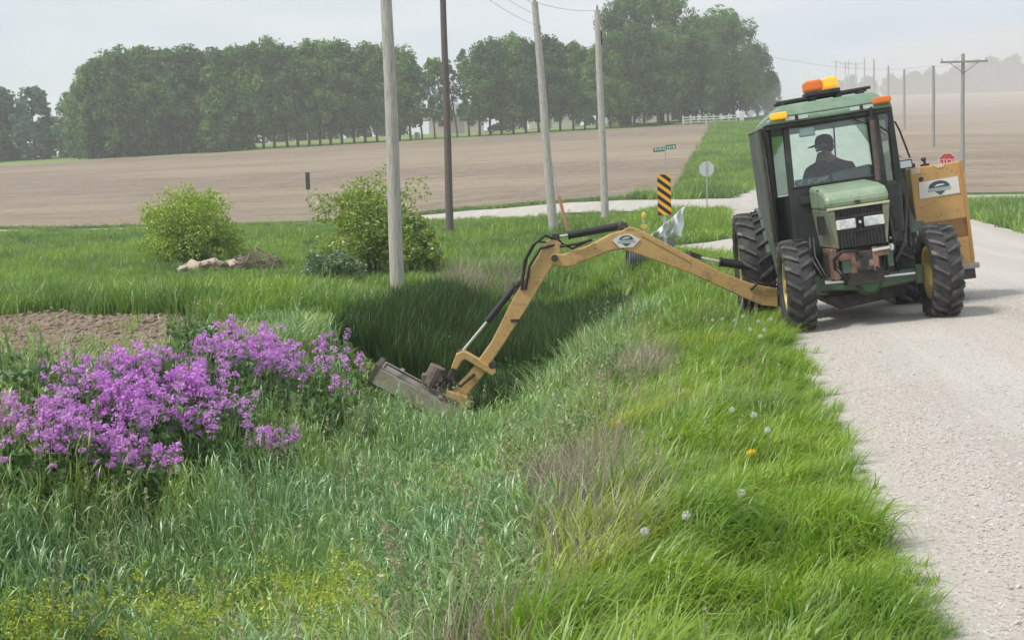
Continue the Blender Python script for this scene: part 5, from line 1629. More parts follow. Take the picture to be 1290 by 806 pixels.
# ------------------------------------------------------------------ grass
def blade_clump(name, mats, seed, nb, h, spread, lean, curve, width, dirbias=None, hvar=0.35, segs=4, tri_extra=None):
    rng = np.random.default_rng(seed)
    n = nb
    az = rng.uniform(0, 2 * pi, n)
    if dirbias is not None:
        az = dirbias + rng.normal(size=n) * 0.7
    r = spread * np.sqrt(rng.uniform(0, 1, n)); a0 = rng.uniform(0, 2 * pi, n)
    base = np.stack([r * np.cos(a0), r * np.sin(a0), np.full(n, -0.03)], 1)
    hh = h * rng.uniform(1 - hvar, 1 + hvar * 0.6, n)
    le = lean * rng.uniform(0.2, 1.3, n); cu = curve * rng.uniform(0.2, 1.4, n)
    d = np.stack([np.cos(az), np.sin(az), np.zeros(n)], 1)
    tw = rng.uniform(-0.8, 0.8, n)
    side = np.stack([-np.sin(az + tw), np.cos(az + tw), np.zeros(n)], 1)
    w = width * rng.uniform(0.6, 1.3, n)
    V_ = np.zeros((n, segs + 1, 2, 3))
    for i in range(segs + 1):
        u = i / segs
        ang = le + cu * u
        # integrate direction
        cen = base.copy()
        for kx in range(i):
            um = (kx + 0.5) / segs
            th = le + cu * um * um * 1.6
            cen = cen + d * (np.sin(th) * hh / segs)[:, None] + np.array([0, 0, 1]) * (np.cos(th) * hh / segs)[:, None]
        ww = w * (1 - u ** 1.6) * 0.5 + 0.0004
        V_[:, i, 0] = cen - side * ww[:, None]
        V_[:, i, 1] = cen + side * ww[:, None]
    V2 = V_.reshape(-1, 3)
    f = []
    b = np.arange(n)[:, None] * (segs + 1) * 2
    for i in range(segs):
        f.append(b + np.array([[i * 2, i * 2 + 1, i * 2 + 3, i * 2 + 2]]))
    F_ = np.concatenate(f, 0)
    me = np_mesh(name, V2, F_, mats, True)
    o = bpy.data.objects.new(name, me)
    return o


def scatter(name, pts, rot, scl, tint, protos, pidx=None, label=None):
    """one stuff object: clumps put on given points by geometry nodes"""
    pts = np.asarray(pts, np.float32)
    me = bpy.data.meshes.new(name)
    me.vertices.add(len(pts)); me.vertices.foreach_set('co', pts.ravel())
    a = me.attributes.new('rot', 'FLOAT_VECTOR', 'POINT'); a.data.foreach_set('vector', np.asarray(rot, np.float32).ravel())
    a = me.attributes.new('scl', 'FLOAT_VECTOR', 'POINT'); a.data.foreach_set('vector', np.asarray(scl, np.float32).ravel())
    a = me.attributes.new('tint', 'FLOAT', 'POINT'); a.data.foreach_set('value', np.asarray(tint, np.float32))
    if pidx is None: pidx = NR.integers(0, len(protos), len(pts))
    a = me.attributes.new('pidx', 'INT', 'POINT'); a.data.foreach_set('value', np.asarray(pidx, np.int32))
    o = link(name, me)
    ng = bpy.data.node_groups.new(name + '_nodes', 'GeometryNodeTree')
    ng.interface.new_socket('Geometry', in_out='INPUT', socket_type='NodeSocketGeometry')
    ng.interface.new_socket('Geometry', in_out='OUTPUT', socket_type='NodeSocketGeometry')
    n, l = ng.nodes, ng.links
    gi, go = n.new('NodeGroupInput'), n.new('NodeGroupOutput')
    iop = n.new('GeometryNodeInstanceOnPoints')
    jn = n.new('GeometryNodeJoinGeometry')
    for p in protos:
        oi = n.new('GeometryNodeObjectInfo'); oi.inputs['Object'].default_value = p; oi.inputs['As Instance'].default_value = True
        l.new(oi.outputs['Geometry'], jn.inputs[0])
    def attr(nm, dt):
        q = n.new('GeometryNodeInputNamedAttribute'); q.data_type = dt; q.inputs['Name'].default_value = nm
        return q.outputs['Attribute']
    l.new(gi.outputs[0], iop.inputs['Points'])
    l.new(jn.outputs[0], iop.inputs['Instance'])
    iop.inputs['Pick Instance'].default_value = True
    l.new(attr('pidx', 'INT'), iop.inputs['Instance Index'])
    e2r = n.new('FunctionNodeEulerToRotation')
    l.new(attr('rot', 'FLOAT_VECTOR'), e2r.inputs[0])
    l.new(e2r.outputs[0], iop.inputs['Rotation'])
    l.new(attr('scl', 'FLOAT_VECTOR'), iop.inputs['Scale'])
    l.new(iop.outputs[0], go.inputs[0])
    md = o.modifiers.new('scatter', 'NODES'); md.node_group = ng
    o['kind'] = 'stuff'
    if label: o['label'] = label
    return o


def region_points(s0, s1, t0, t1, dens, fn_mask, mx=None):
    """random ground points in road coordinates; dens(d) clumps per square metre at distance d"""
    out = []
    for a in np.arange(s0, s1, 2.0):
        b = min(a + 2.0, s1)
        dm = max(1.5, a + 4.8)
        n = int((b - a) * (t1 - t0) * dens(dm))
        if n <= 0: continue
        s = NR.uniform(a, b, n); t = NR.uniform(t0, t1, n)
        x, y = xy_of(s, t)
        k = fn_mask(s, t, x, y)
        s, t, x, y = s[k], t[k], x[k], y[k]
        z = terrain(x, y)
        P = np.stack([x, y, z], 1)
        v = in_view(P)
        out.append(np.concatenate([P[v], s[v, None], t[v, None]], 1))
    return np.concatenate(out)


def rots(n, tilt=0.12):
    return np.stack([NR.normal(size=n) * tilt, NR.normal(size=n) * tilt, NR.uniform(0, 2 * pi, n)], 1)


def dirrots(n, az, sd, tilt=0.1):
    return np.stack([NR.normal(size=n) * tilt, NR.normal(size=n) * tilt, az + NR.normal(size=n) * sd], 1)


G_verge = leafmat('verge_grass_blades', [(0.10, 0.21, 0.012), (0.20, 0.38, 0.016), (0.32, 0.50, 0.03), (0.46, 0.58, 0.10)], 0.5, ((0.13, 0.29, 0.04), 0.7), 0.9, tintcol=(0.50, 0.56, 0.08))
G_ditch = leafmat('tall_brome_blades', [(0.07, 0.175, 0.055), (0.16, 0.32, 0.10), (0.27, 0.46, 0.165), (0.42, 0.61, 0.30)], 0.30, ((0.30, 0.45, 0.07), 0.75), 0.7, tintcol=(0.48, 0.53, 0.05), gloss=0.10)
G_dark_shade = leafmat('dark_shaded_ditch_blades', [(0.02, 0.052, 0.007), (0.035, 0.085, 0.011), (0.07, 0.145, 0.022)], 0.2, gloss=0.03)  # dark grass, with the ditch shadow also worked into the blade colours
G_mid = leafmat('field_edge_blades', [(0.15, 0.28, 0.022), (0.26, 0.44, 0.035), (0.40, 0.57, 0.07)], 0.45, ((0.11, 0.24, 0.035), 0.85), 0.30, tintcol=(0.33, 0.36, 0.12))
G_dead = leafmat('dead_grass_blades', [(0.20, 0.17, 0.13), (0.33, 0.27, 0.20), (0.46, 0.40, 0.29), (0.24, 0.27, 0.13)], 0.25)
G_weed = leafmat('yellow_weed_leaves', [(0.30, 0.42, 0.03), (0.46, 0.55, 0.05), (0.62, 0.62, 0.08)], 0.45)

p_verge = [blade_clump('verge_clump', G_verge, 100 + k, 26, 0.36, 0.08, 0.40, 1.25, 0.0105, dirbias=0.0, hvar=0.5, segs=5) for k in range(4)]
p_verge[2:] = [blade_clump('verge_clump_broad', G_verge, 105 + k, 15, 0.32, 0.09, 0.40, 1.2, 0.018, dirbias=0.0, hvar=0.5, segs=5) for k in range(2)]
p_verge_far = [blade_clump('verge_clump_far', G_verge, 110 + k, 22, 0.30, 0.16, 0.4, 0.9, 0.016, dirbias=0.0, segs=3) for k in range(3)]
p_ditch = [blade_clump('brome_clump', G_ditch, 120 + k, 20, 0.70, 0.10, 0.12, 0.9, 0.0145, hvar=0.5, segs=5) for k in range(5)]


def brome_proto(name, seed, n_st, h, spread, lw, ll, hvar=0.3):
    rng = np.random.default_rng(seed)
    Vs, Fs, off = [], [], 0
    for k in range(n_st):
        a0 = rng.uniform(0, 6.28); r = spread * sqrt(rng.uniform(0, 1))
        b = np.array([r * cos(a0), r * sin(a0), -0.03])
        hh = h * rng.uniform(1 - hvar, 1 + hvar)
        la = rng.uniform(0, 6.28); lean = np.array([cos(la), sin(la), 0]) * hh * rng.uniform(0.02, 0.2)
        top = b + lean + np.array([0, 0, hh])
        sv = np.array([cos(la + 1.5), sin(la + 1.5), 0]) * lw * 0.22
        mid = b + lean * 0.35 + np.array([0, 0, hh * 0.5])
        Vs.append(np.array([b - sv, b + sv, mid + sv, mid - sv, top + sv * .3, top - sv * .3])); Fs.append(np.array([[0, 1, 2, 3], [3, 2, 4, 5]]) + off); off += 6
        for q in range(rng.integers(5, 8)):
            u = rng.uniform(0.18, 0.95)
            p0 = b + lean * u * u + np.array([0, 0, hh * u])
            az = rng.uniform(0, 6.28); d = np.array([cos(az), sin(az), 0.0]); sd = np.array([-sin(az), cos(az), 0.0])
            L = ll * rng.uniform(0.55, 1.2); th = rng.uniform(0.08, 0.55); cv_ = rng.uniform(0.3, 1.7); w = lw * rng.uniform(0.6, 1.2)
            pts = [p0]
            for i in range(4):
                an = th + cv_ * (i / 3) ** 1.3
                pts.append(pts[-1] + (d * sin(an) + np.array([0, 0, cos(an)])) * L / 4)
            ws = [0.5, 1.0, 0.85, 0.5, 0.04]
            tws = sd + np.array([0, 0, rng.uniform(-0.5, 0.5)])
            v = []
            for pt, wi in zip(pts, ws): v += [pt - tws * w * wi / 2, pt + tws * w * wi / 2]
            Vs.append(np.array(v)); Fs.append(np.array([[2 * i, 2 * i + 1, 2 * i + 3, 2 * i + 2] for i in range(4)]) + off); off += 10
    me = np_mesh(name, np.concatenate(Vs), np.concatenate(Fs), G_ditch, True)
    return bpy.data.objects.new(name, me)


p_ditch = [brome_proto('brome_plants', 400 + k, 10, 0.68, 0.11, 0.0115, 0.20) for k in range(5)] + p_ditch[:2]
p_ditch_far = [blade_clump('brome_clump_far', G_ditch, 130 + k, 20, 0.65, 0.18, 0.16, 0.8, 0.021, segs=3) for k in range(3)]
p_dark = [blade_clump('dark_clump', G_dark_shade, 140 + k, 26, 0.75, 0.16, 0.10, 0.5, 0.013, segs=3) for k in range(3)]
p_mid = [blade_clump('edge_clump', G_mid, 150 + k, 26, 0.42, 0.25, 0.3, 0.6, 0.022, segs=3) for k in range(4)]
p_dead = [blade_clump('dead_clump', G_dead, 160 + k, 22, 0.42, 0.12, 0.45, 0.7, 0.0048, hvar=0.5) for k in range(4)]


def weed_proto(seed):
    rng = np.random.default_rng(seed)
    cs, rs = [], []
    for k in range(7):
        a = rng.uniform(0, 6.28); r = rng.uniform(0, 0.10)
        hh = rng.uniform(0.25, 0.55)
        for q in (0.45, 0.72, 1.0):
            cs.append(np.array([r * cos(a) * (0.5 + q), r * sin(a) * (0.5 + q), hh * q])); rs.append(0.05 * (1.3 - 0.6 * q))
    Vv, Ff = leaf_cloud(rng, cs, rs, 20, 0.0085, 0.9)
    return bpy.data.objects.new('weed_clump', np_mesh('weed_clump', Vv, Ff, G_weed))


p_weed = [weed_proto(170 + k) for k in range(4)]

# road verge: bright turf between the road edge and the ditch
W_AZ = -RA                                        # blades lie over towards the road
P_ = region_points(-6, 12, -2.6, 0.22, lambda d: 420 if d < 6.5 else (300 if d < 10 else 170), lambda s, t, x, y: (t < -0.03 - 0.13 * (1 - smooth(1, 8, s)) + 0.08 * np.sin(s * 3.1) * np.sin(s * 0.9) + 0.20 * NR.random(len(s)) ** 2) & (t > -2.2 - 0.35 * np.sin(s * 1.1)))
n = len(P_)
edge = smooth(-1.9, -0.2, P_[:, 4])
lump = wob(P_[:, 0] * 3.1, P_[:, 1] * 3.1) + 0.6 * wob(P_[:, 0] * 7.3 + 2, P_[:, 1] * 7.3)
sc_ = NR.uniform(0.5, 1.35, n) * (1.0 - 0.40 * smooth(-0.5, 0.15, P_[:, 4])) * np.clip(0.82 + 0.50 * lump, 0.32, 1.5)
scatter('verge_grass', P_[:, :3], dirrots(n, W_AZ + 1.1 * wob(P_[:, 0] * 1.4, P_[:, 1] * 1.4 + 7), 0.5, 0.14), np.stack([sc_, sc_, sc_], 1), np.clip(0.25 * NR.random(n) + 0.45 * (wob(P_[:, 0] * 2, P_[:, 1] * 2) > 0.45), 0, 1), p_verge)
P_ = region_points(12, 60, -4.0, 0.25, lambda d: 80 if d < 22 else (36 if d < 32 else 12), lambda s, t, x, y: (t < 0.05 + 0.15 * np.sin(s * 1.3)) & (t > np.where(s < 22, -2.4, -4.0)) & ~on_road(s, t))
n = len(P_)
sc_ = NR.uniform(0.7, 1.25, n) * (0.9 + 0.3 * wob(P_[:, 0], P_[:, 1])) * (1 + 0.012 * P_[:, 1])
scatter('verge_grass', P_[:, :3], dirrots(n, W_AZ, 1.2), np.stack([sc_] * 3, 1), 0.2 * NR.random(n), p_verge_far)
# grass right of the road and beyond the cross road
P_ = region_points(15, 60.5, ROAD_W - 0.1, 26, lambda d: 14 if d < 40 else 6, lambda s, t, x, y: ~on_road(s, t) & ~in_field(s, t, x, y))
n = len(P_); sc_ = NR.uniform(0.8, 1.6, n)
scatter('roadside_grass', P_[:, :3], rots(n), np.stack([sc_ * 1.2, sc_ * 1.2, sc_], 1), 0.15 * NR.random(n), p_mid)
P_ = region_points(67, 185, -5.5, 12.5, lambda d: 9 if d < 110 else 4, lambda s, t, x, y: ~on_road(s, t) & ~in_field(s, t, x, y) & (t - bend(s) < 0))
n = len(P_); sc_ = NR.uniform(0.9, 1.7, n)
scatter('bank_grass', P_[:, :3], rots(n), np.stack([sc_ * 1.4, sc_ * 1.4, sc_], 1), 0.1 * NR.random(n), p_mid)

# ditch: tall bluish brome
def ditch_mask(s, t, x, y):
    return (t < -2.0 + 0.3 * np.sin(s * 1.3)) & (t > -9.2) & ~in_dirt(s, t, x, y) & ~((s > 15.5) & (t > -7.4)) & ~((s > 12.4) & (t > -6.9) & (t < -3.6))
P_ = region_points(-6, 9, -9.2, -1.8, lambda d: 100 if d < 8 else 62, ditch_mask)
n = len(P_)
hs = NR.uniform(0.65, 1.25, n) * np.where((P_[:, 4] < -6.9) & (P_[:, 3] > 4), 0.3, 1) * (0.85 + 0.45 * wob(P_[:, 0] * 1.3 + 3, P_[:, 1] * 1.3)) * (1 - 0.25 * smooth(-3.2, -2.0, P_[:, 4]))
tn = np.clip(0.7 * smooth(0.15, 0.6, wob(P_[:, 0] * 1.3 + 5, P_[:, 1] * 1.3)) * NR.random(n), 0, 1)
scatter('tall_ditch_grass', P_[:, :3], rots(n, 0.16), np.stack([np.ones(n), np.ones(n), hs], 1) * 0.9, tn, p_ditch)
P_ = region_points(9, 16, -9.2, -1.8, lambda d: 52, ditch_mask)
n = len(P_)
hs = NR.uniform(0.7, 1.15, n) * (0.9 + 0.2 * wob(P_[:, 0], P_[:, 1])) * np.where((P_[:, 4] > -6.4) & (P_[:, 4] < -3.0) & (P_[:, 3] > 9.0), 0.24, 1)
scatter('tall_ditch_grass', P_[:, :3], rots(n, 0.14), np.stack([np.ones(n), np.ones(n), hs * np.where(P_[:, 4] < -6.9, 0.28, 1)], 1) * 0.95, 0.25 * NR.random(n), p_ditch_far)
# dark uncut stand on the far side of the ditch, ditch shade included in its colour
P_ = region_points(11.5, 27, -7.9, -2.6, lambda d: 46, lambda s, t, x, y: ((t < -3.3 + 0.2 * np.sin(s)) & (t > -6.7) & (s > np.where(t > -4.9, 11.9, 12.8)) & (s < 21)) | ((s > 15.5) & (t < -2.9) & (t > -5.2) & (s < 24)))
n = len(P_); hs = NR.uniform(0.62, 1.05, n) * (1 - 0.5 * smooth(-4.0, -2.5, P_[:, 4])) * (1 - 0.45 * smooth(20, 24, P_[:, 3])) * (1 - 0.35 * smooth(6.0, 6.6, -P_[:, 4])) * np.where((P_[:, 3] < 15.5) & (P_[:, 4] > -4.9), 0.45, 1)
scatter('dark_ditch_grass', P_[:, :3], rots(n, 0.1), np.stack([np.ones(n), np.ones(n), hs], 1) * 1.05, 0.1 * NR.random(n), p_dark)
# dead grey-tan stalks down the near side of the ditch
P_ = region_points(-4, 12, -3.1, -1.2, lambda d: 230 if d < 9 else 120, lambda s, t, x, y: (np.abs(t + 2.0 - 0.2 * np.sin(s * 0.9)) < 0.15 + 0.45 * NR.random(len(s))) & (wob(x * 1.5 + 2, y * 1.5) > -0.4))
n = len(P_); sc_ = NR.uniform(0.6, 1.25, n)
scatter('dead_grass', P_[:, :3], dirrots(n, radians(200), 1.0, 0.2), np.stack([sc_] * 3, 1), np.zeros(n), p_dead)
# rough grass between the ditch and the field
def rough_mask(s, t, x, y):
    return ~in_dirt(s, t, x, y) & ~on_road(s, t) & ~in_field(s, t, x, y) & ((t < -6.7) | (s > 22))
P_ = region_points(12, 76, -60, -2.2, lambda d: 30 if d < 26 else (16 if d < 40 else 7), rough_mask)
n = len(P_)
sc_ = NR.uniform(0.7, 1.3, n) * (0.95 + 0.4 * wob(P_[:, 0] * 0.6, P_[:, 1] * 0.6)) * (1 + 0.006 * P_[:, 1]) * np.where((P_[:, 4] > -9.2) & (P_[:, 3] < 15), 0.28, 1.0) * np.where(P_[:, 3] > 19, 0.62, 1.0) * np.where(P_[:, 3] > 46, 0.6, 1.0)
sc_ = sc_ * np.where((np.abs(P_[:, 0] + 2.3) < 1.0) & (P_[:, 1] < 28) & (P_[:, 1] > 22), 0.5, 1.0)
sc_ = sc_ * np.where((np.abs(P_[:, 0] - rp[0] - 0.4) < 2.2) & (P_[:, 1] < rp[1] + 0.4) & (P_[:, 1] > rp[1] - 5), 0.45, 1.0)
brown = smooth(0.55, 0.9, wob(P_[:, 0] * 0.35 + 1, P_[:, 1] * 0.5)) * 0.8
scatter('rough_grass', P_[:, :3], rots(n, 0.15), np.stack([sc_, sc_, sc_ * 0.95], 1), np.clip(brown * NR.random(n) + 0.15 * NR.random(n), 0, 1), p_mid)
# yellow-green weeds at the bottom left
def blob_pts(blobs, h, spread_n=1.0):
    out = []
    for (cx_, cy_, rx, ry, m_) in blobs:
        for _ in range(int(m_ * spread_n)):
            r = sqrt(RND.random()); a = RND.uniform(0, 2 * pi)
            q = hit(cx_ + rx * r * cos(a), cy_ + ry * r * sin(a), h)
            out.append((q[0], q[1], q[2] - h))
    return np.array(out)


P_ = blob_pts([(615, 338, 55, 14, 90), (585, 345, 30, 10, 30), (455, 320, 40, 8, 20)], 0.4)
n = len(P_); sc_ = NR.uniform(1.0, 1.7, n)
scatter('dry_brush', P_, rots(n, 0.2), np.stack([sc_] * 3, 1), np.zeros(n), p_dead)
P_ = blob_pts([(120, 800, 130, 40, 60), (230, 810, 80, 24, 30), (400, 780, 80, 40, 34), (40, 812, 60, 26, 24), (470, 660, 45, 25, 9), (330, 760, 60, 30, 12), (560, 610, 30, 18, 6)], 0.40)
n = len(P_); sc_ = NR.uniform(0.8, 1.3, n)
scatter('yellow_weeds', P_, rots(n, 0.1), np.stack([sc_] * 3, 1), np.zeros(n), p_weed)

# taller seed stalks and broad-leaved weeds mixed into the turf
G_seed = leafmat('seed_stalks', [(0.30, 0.34, 0.14), (0.42, 0.42, 0.22), (0.36, 0.30, 0.20)], 0.3)


def seed_proto(seed):
    rng = np.random.default_rng(seed)
    Vs, Fs, off = [], [], 0
    for k in range(5):
        b = np.array([*rng.normal(size=2) * 0.06, -0.02]); h = rng.uniform(0.42, 0.72)
        ln = np.array([*rng.normal(size=2) * 0.10, h]); sv = np.array([0.0016, 0, 0])
        m_ = b + ln * np.array([0.35, 0.35, 0.5])
        Vs.append(np.array([b - sv, b + sv, m_ + sv, m_ - sv, b + ln + sv, b + ln - sv])); Fs.append(np.array([[0, 1, 2, 3], [3, 2, 4, 5]]) + off); off += 6
        v_, f_ = leaf_cloud(rng, [b + ln * u for u in (0.86, 0.93, 1.0)], [0.016, 0.014, 0.009], 7, 0.009, 1.6)
        Vs.append(v_); Fs.append(f_ + off); off += len(v_)
    return bpy.data.objects.new('seed_stalk', np_mesh('seed_stalk', np.concatenate(Vs), np.concatenate(Fs), G_seed))


p_seed = [seed_proto(500 + k) for k in range(4)]
P_ = region_points(-5, 22, -8.5, -0.3, lambda d: 7 if d < 12 else 4, lambda s, t, x, y: ~in_dirt(s, t, x, y) & (wob(x * 1.2 + 3, y * 1.2) > -0.1) & ~((s > 10) & (t < -2.6)))
n = len(P_); sc_ = NR.uniform(0.75, 1.25, n) * np.where(P_[:, 4] > -1.5, 0.75, 1.1)
scatter('seed_stalks', P_[:, :3], rots(n, 0.12), np.stack([sc_] * 3, 1), np.zeros(n), p_seed)
G_broad = leafmat('broad_weed_leaves', [(0.07, 0.16, 0.03), (0.12, 0.24, 0.045), (0.20, 0.34, 0.07)], 0.35, gloss=0.03)


def broad_proto(seed):
    rng = np.random.default_rng(seed)
    cs = [np.array([*rng.normal(size=2) * 0.08, rng.uniform(0.08, 0.5)]) for _ in range(16)]
    Vv, Ff = leaf_cloud(rng, cs, [0.06] * 16, 9, 0.015, 0.7)
    return bpy.data.objects.new('broad_weed', np_mesh('broad_weed', Vv, Ff, G_broad))


p_broad = [broad_proto(520 + k) for k in range(4)]
P_ = region_points(-5, 16, -8.0, -0.2, lambda d: 5, lambda s, t, x, y: ~in_dirt(s, t, x, y) & (wob(x * 1.9 + 9, y * 1.9) > np.where(t > -1.8, 0.5, 0.05)) & ~((s > 9.5) & (s < 14) & (t < -3.5) & (t > -7)))
n = len(P_); sc_ = NR.uniform(0.8, 1.4, n) * np.where(P_[:, 4] > -1.8, 0.42, 0.85)
scatter('broad_weeds', P_[:, :3], rots(n, 0.15), np.stack([sc_] * 3, 1), np.zeros(n), p_broad)
# long tufts leaning out over the gravel edge
P_ = region_points(-5, 14, -0.35, 0.05, lambda d: 26, lambda s, t, x, y: (wob(x * 4.3, y * 4.3) > 0.0) & (t < -0.06 - 0.12 * (1 - smooth(1, 8, s))))
n = len(P_); sc_ = NR.uniform(0.8, 1.35, n)
scatter('edge_tufts', P_[:, :3], dirrots(n, W_AZ, 0.5, 0.1), np.stack([sc_ * 1.2, sc_ * 1.2, sc_ * 0.8], 1), 0.3 * NR.random(n), p_verge)

# purple flowers ------------------------------------------------------------
F_petal = leafmat('purple_petals', [(0.60, 0.17, 0.66), (0.76, 0.30, 0.82), (0.84, 0.44, 0.90), (0.68, 0.23, 0.75)], 0.4, gloss=0.02, tintcol=(0.78, 0.46, 0.84))
F_leaf = leafmat('flower_leaves', [(0.07, 0.15, 0.04), (0.13, 0.25, 0.065), (0.20, 0.34, 0.10)], 0.35)


def flower_proto(seed, n_st, blooms=True):
    rng = np.random.default_rng(seed)
    Vs, Fs, Ms = [], [], []
    off = 0
    def put(V_, F_, mi):
        nonlocal off
        Vs.append(V_); Fs.append(F_ + off); Ms.append(np.full(len(F_), mi)); off += len(V_)
    for k in range(n_st):
        a = rng.uniform(0, 6.28); r = rng.uniform(0, 0.16); h = rng.uniform(0.76, 0.86)
        top = np.array([r * cos(a) * 1.8, r * sin(a) * 1.8, h]); bot = np.array([r * cos(a) * 0.6, r * sin(a) * 0.6, -0.03])
        sv = np.array([0.005, 0, 0])
        put(np.array([bot - sv, bot + sv, top + sv, top - sv]), np.array([[0, 1, 2, 3]]), 0)
        cs = [bot + (top - bot) * u for u in (0.25, 0.45, 0.62, 0.78)]
        v_, f_ = leaf_cloud(rng, cs, [0.10, 0.10, 0.085, 0.06], 6, 0.045, 0.7); put(v_, f_, 0)
        if blooms and rng.random() < 0.8:
            cs = [top, top + np.array([0, 0, 0.03])] + [top + rng.normal(size=3) * np.array([0.06, 0.06, 0.0]) + np.array([0, 0, -0.09])]
            v_, f_ = leaf_cloud(rng, cs, [0.058, 0.04, 0.035], 15, 0.017, 0.65); put(v_, f_, 1)
    me = np_mesh('flower_clump', np.concatenate(Vs), np.concatenate(Fs), [F_leaf, F_petal])
    me.polygons.foreach_set('material_index', np.concatenate(Ms).astype(np.int32))
    return bpy.data.objects.new('flower_clump', me)


p_flow = [flower_proto(200 + k, 5) for k in range(5)]
p_green = [flower_proto(210 + k, 5, False) for k in range(3)]
P_ = blob_pts([(150, 478, 95, 40, 85), (110, 525, 80, 25, 40), (215, 500, 75, 38, 60), (200, 455, 60, 20, 18), (305, 430, 50, 26, 46), (360, 450, 60, 28, 46), (285, 500, 30, 25, 14), (425, 420, 22, 26, 9), (430, 470, 18, 18, 5), (15, 515, 28, 36, 20), (190, 565, 55, 12, 14), (335, 540, 40, 18, 13), (60, 540, 20, 20, 5)], 0.84, 0.44)
n = len(P_); sc_ = NR.uniform(0.94, 1.08, n)
scatter('purple_flowers', P_, rots(n, 0.08), np.stack([sc_] * 3, 1), 0.6 * NR.random(n), p_flow)
P_ = blob_pts([(30, 480, 26, 24, 8), (225, 470, 25, 22, 14), (300, 545, 55, 30, 30), (320, 480, 40, 25, 16), (150, 500, 130, 60, 50), (250, 415, 10, 20, 7), (80, 560, 90, 20, 18), (390, 500, 60, 25, 16)], 0.62)
n = len(P_); sc_ = NR.uniform(0.85, 1.1, n)
scatter('flower_foliage', P_, rots(n, 0.08), np.stack([sc_] * 3, 1), np.zeros(n), p_green)

# dandelions along the verge --------------------------------------------------
P_puff = leafmat('seed_puff', [(0.72, 0.72, 0.68), (0.82, 0.82, 0.78)], 0.4, gloss=0.0)
P_dand = leafmat('dandelion_yellow', [(0.80, 0.55, 0.02), (0.88, 0.66, 0.04)], 0.2, gloss=0.0)
P_stem = pbr('dandelion_stem', (0.20, 0.30, 0.08), 0.7)


def head_mesh(seed, r, n_, size, mat, flat):
    rng = np.random.default_rng(seed)
    Vv, Ff = leaf_cloud(rng, [np.zeros(3)], [r], n_, size, flat)
    return np_mesh('flower_head', Vv, Ff, mat)


puff = head_mesh(1, 0.023, 200, 0.0055, P_puff, 1.0)
dand = head_mesh(2, 0.022, 50, 0.010, P_dand, 0.45)
dpos = [(922, 517, 1), (950, 523, 1), (967, 543, 1), (934, 621, 1), (898, 403, 1), (925, 404, 1), (936, 399, 1), (945, 415, 1), (963, 416, 1), (971, 402, 1), (958, 424, 1), (910, 402, 1), (955, 405, 1), (947, 570, 0), (776, 533, 0), (813, 427, 0), (864, 650, 1), (812, 670, 1)]
DL = ['white seed head, left one of the pair in the middle of the verge', 'white seed head, right one of the pair in the middle of the verge', 'white seed head just above the yellow dandelion near the road',
      'white seed head alone on the near verge, below the yellow dandelion', 'white seed head, leftmost of the cluster by the front wheel', 'white seed head, third from the left in the cluster by the front wheel',
      'white seed head, upper left of the cluster by the front wheel', 'white seed head, lower middle of the cluster by the front wheel', 'white seed head, lower right of the cluster by the front wheel',
      'white seed head nearest the front wheel', 'white seed head lowest in the cluster by the front wheel', 'white seed head, second from the left in the cluster by the front wheel', 'white seed head in the top middle of the cluster by the front wheel',
      'yellow dandelion near the road edge below three white seed heads', 'yellow dandelion at the left edge of the bright verge, near the ditch', 'yellow dandelion on the bank under the middle of the boom',
      'white seed head lowest and nearest on the verge, right one', 'white seed head lowest and nearest on the verge, left one']
for i, (px_, py_, kind) in enumerate(dpos):
    h = 0.27 if py_ > 500 else 0.26
    q = hit(px_, py_, h)
    lab = DL[i]
    e = empty('dandelion', (q[0], q[1], q[2] - h), RND.uniform(0, 6), lab, 'dandelion', 'white dandelion clocks' if kind else 'yellow dandelions')
    m = MB(); m.tube([(0, 0, -0.02), (0.01, 0.005, h * 0.6), (0, 0, h)], 0.004, 5); m.build('stem', P_stem, e)
    o = link('flower_head', puff if kind else dand, e); o.location = (0, 0, h)
    s_ = 1.0 if kind else 1.3
    o.scale = (s_, s_, s_)

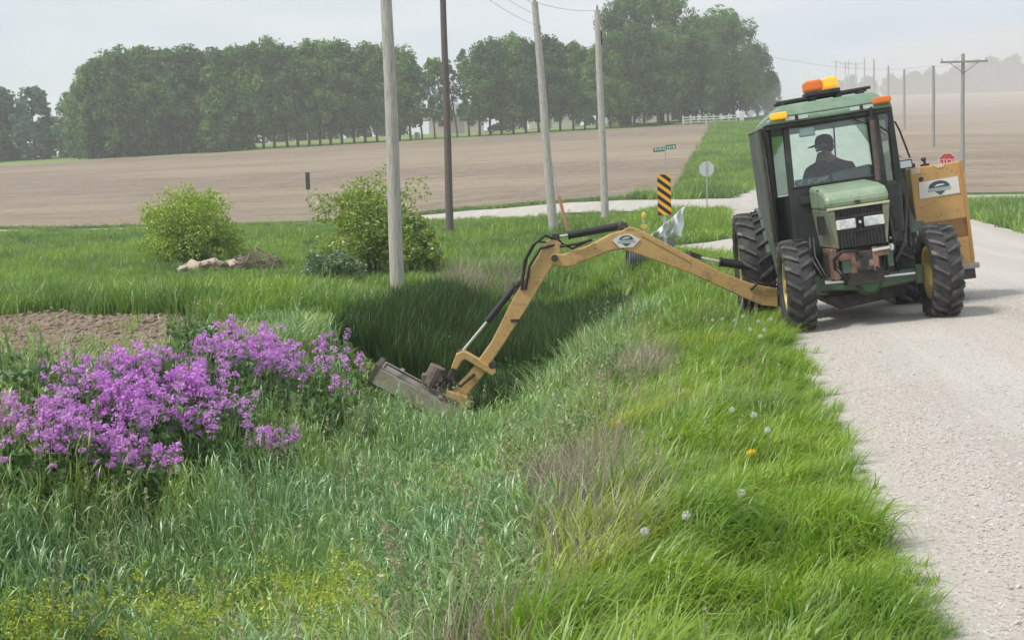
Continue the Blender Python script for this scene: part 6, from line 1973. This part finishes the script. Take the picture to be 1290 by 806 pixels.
# loose stones on the road and clods on the bare soil -------------------------
P_grav = leafmat('gravel_stones', [(0.26, 0.235, 0.205), (0.42, 0.39, 0.345), (0.54, 0.50, 0.45), (0.64, 0.605, 0.56)], 0.0, gloss=0.02, tintcol=(0.55, 0.52, 0.47))
p_grav = []
for k in range(4):
    rm_ = rock_mesh(300 + k); rm_.materials.append(P_grav); p_grav.append(bpy.data.objects.new('stone', rm_))
P_ = region_points(-4, 16, 0.05, 6.5, lambda d: 620 if d < 9 else 240, lambda s, t, x, y: NR.random(len(s)) < 0.12 + 0.88 * smooth(0.40, 0.75, np.sin(t * 2.6 + 0.5 + 0.3 * np.sin(s * .3)) * 0.5 + 0.5))
n = len(P_); sc_ = NR.uniform(0.004, 0.009, n) * (1 + 1.2 * (NR.random(n) > 0.97))
P_[:, 2] += 0.009
scatter('loose_gravel', P_[:, :3], rots(n, 0.6), np.stack([sc_ * 1.3, sc_, sc_], 1), NR.random(n), p_grav)
P_clod = leafmat('soil_clods', [(0.14, 0.10, 0.075), (0.23, 0.175, 0.13), (0.32, 0.25, 0.19)], 0.0, gloss=0.0)
p_clod = []
for k in range(4):
    rm_ = rock_mesh(320 + k); rm_.materials.append(P_clod); p_clod.append(bpy.data.objects.new('clod', rm_))
P_ = region_points(5, 17, -22, -7.2, lambda d: 60, in_dirt)
n = len(P_); sc_ = NR.uniform(0.02, 0.07, n)
scatter('soil_clods', P_[:, :3], rots(n, 0.5), np.stack([sc_ * 1.3, sc_, sc_ * 0.9], 1), np.zeros(n), p_clod)
P_ = region_points(6, 17, -22, -7.2, lambda d: 1.1, in_dirt)
n = len(P_); sc_ = NR.uniform(0.3, 0.7, n)
scatter('sparse_grass', P_[:, :3], rots(n, 0.2), np.stack([sc_] * 3, 1), 0.6 * NR.random(n), p_mid)

# ------------------------------------------------------------------ dusty air
def volume_mat(name, col, dens):
    m, n, l, out = nt(name)
    v = n.new('ShaderNodeVolumePrincipled')
    v.inputs['Color'].default_value = (*col, 1); v.inputs['Density'].default_value = dens
    l.new(v.outputs['Volume'], out.inputs['Volume'])
    return m


hz = MB().box(-760, 960, -150, 1040, -3.0, 58).build('haze', volume_mat('haze_air', (0.94, 0.955, 0.97), 0.00095))
hz['kind'] = 'stuff'
dm_ = MB().ball((0, 0, 0), (1, 1, 1), 32, 20)
dust = dm_.build('dust_cloud', volume_mat('dust_air', (0.95, 0.925, 0.905), 0.0042), None, smooth=True, loc=(108, 225, 17))
dust.scale = (64, 150, 15)
dust.rotation_euler = (radians(5.0), 0, radians(-16))
tag(dust, 'pale cloud of road dust drifting over the far field on the right', 'dust cloud', kind='stuff')
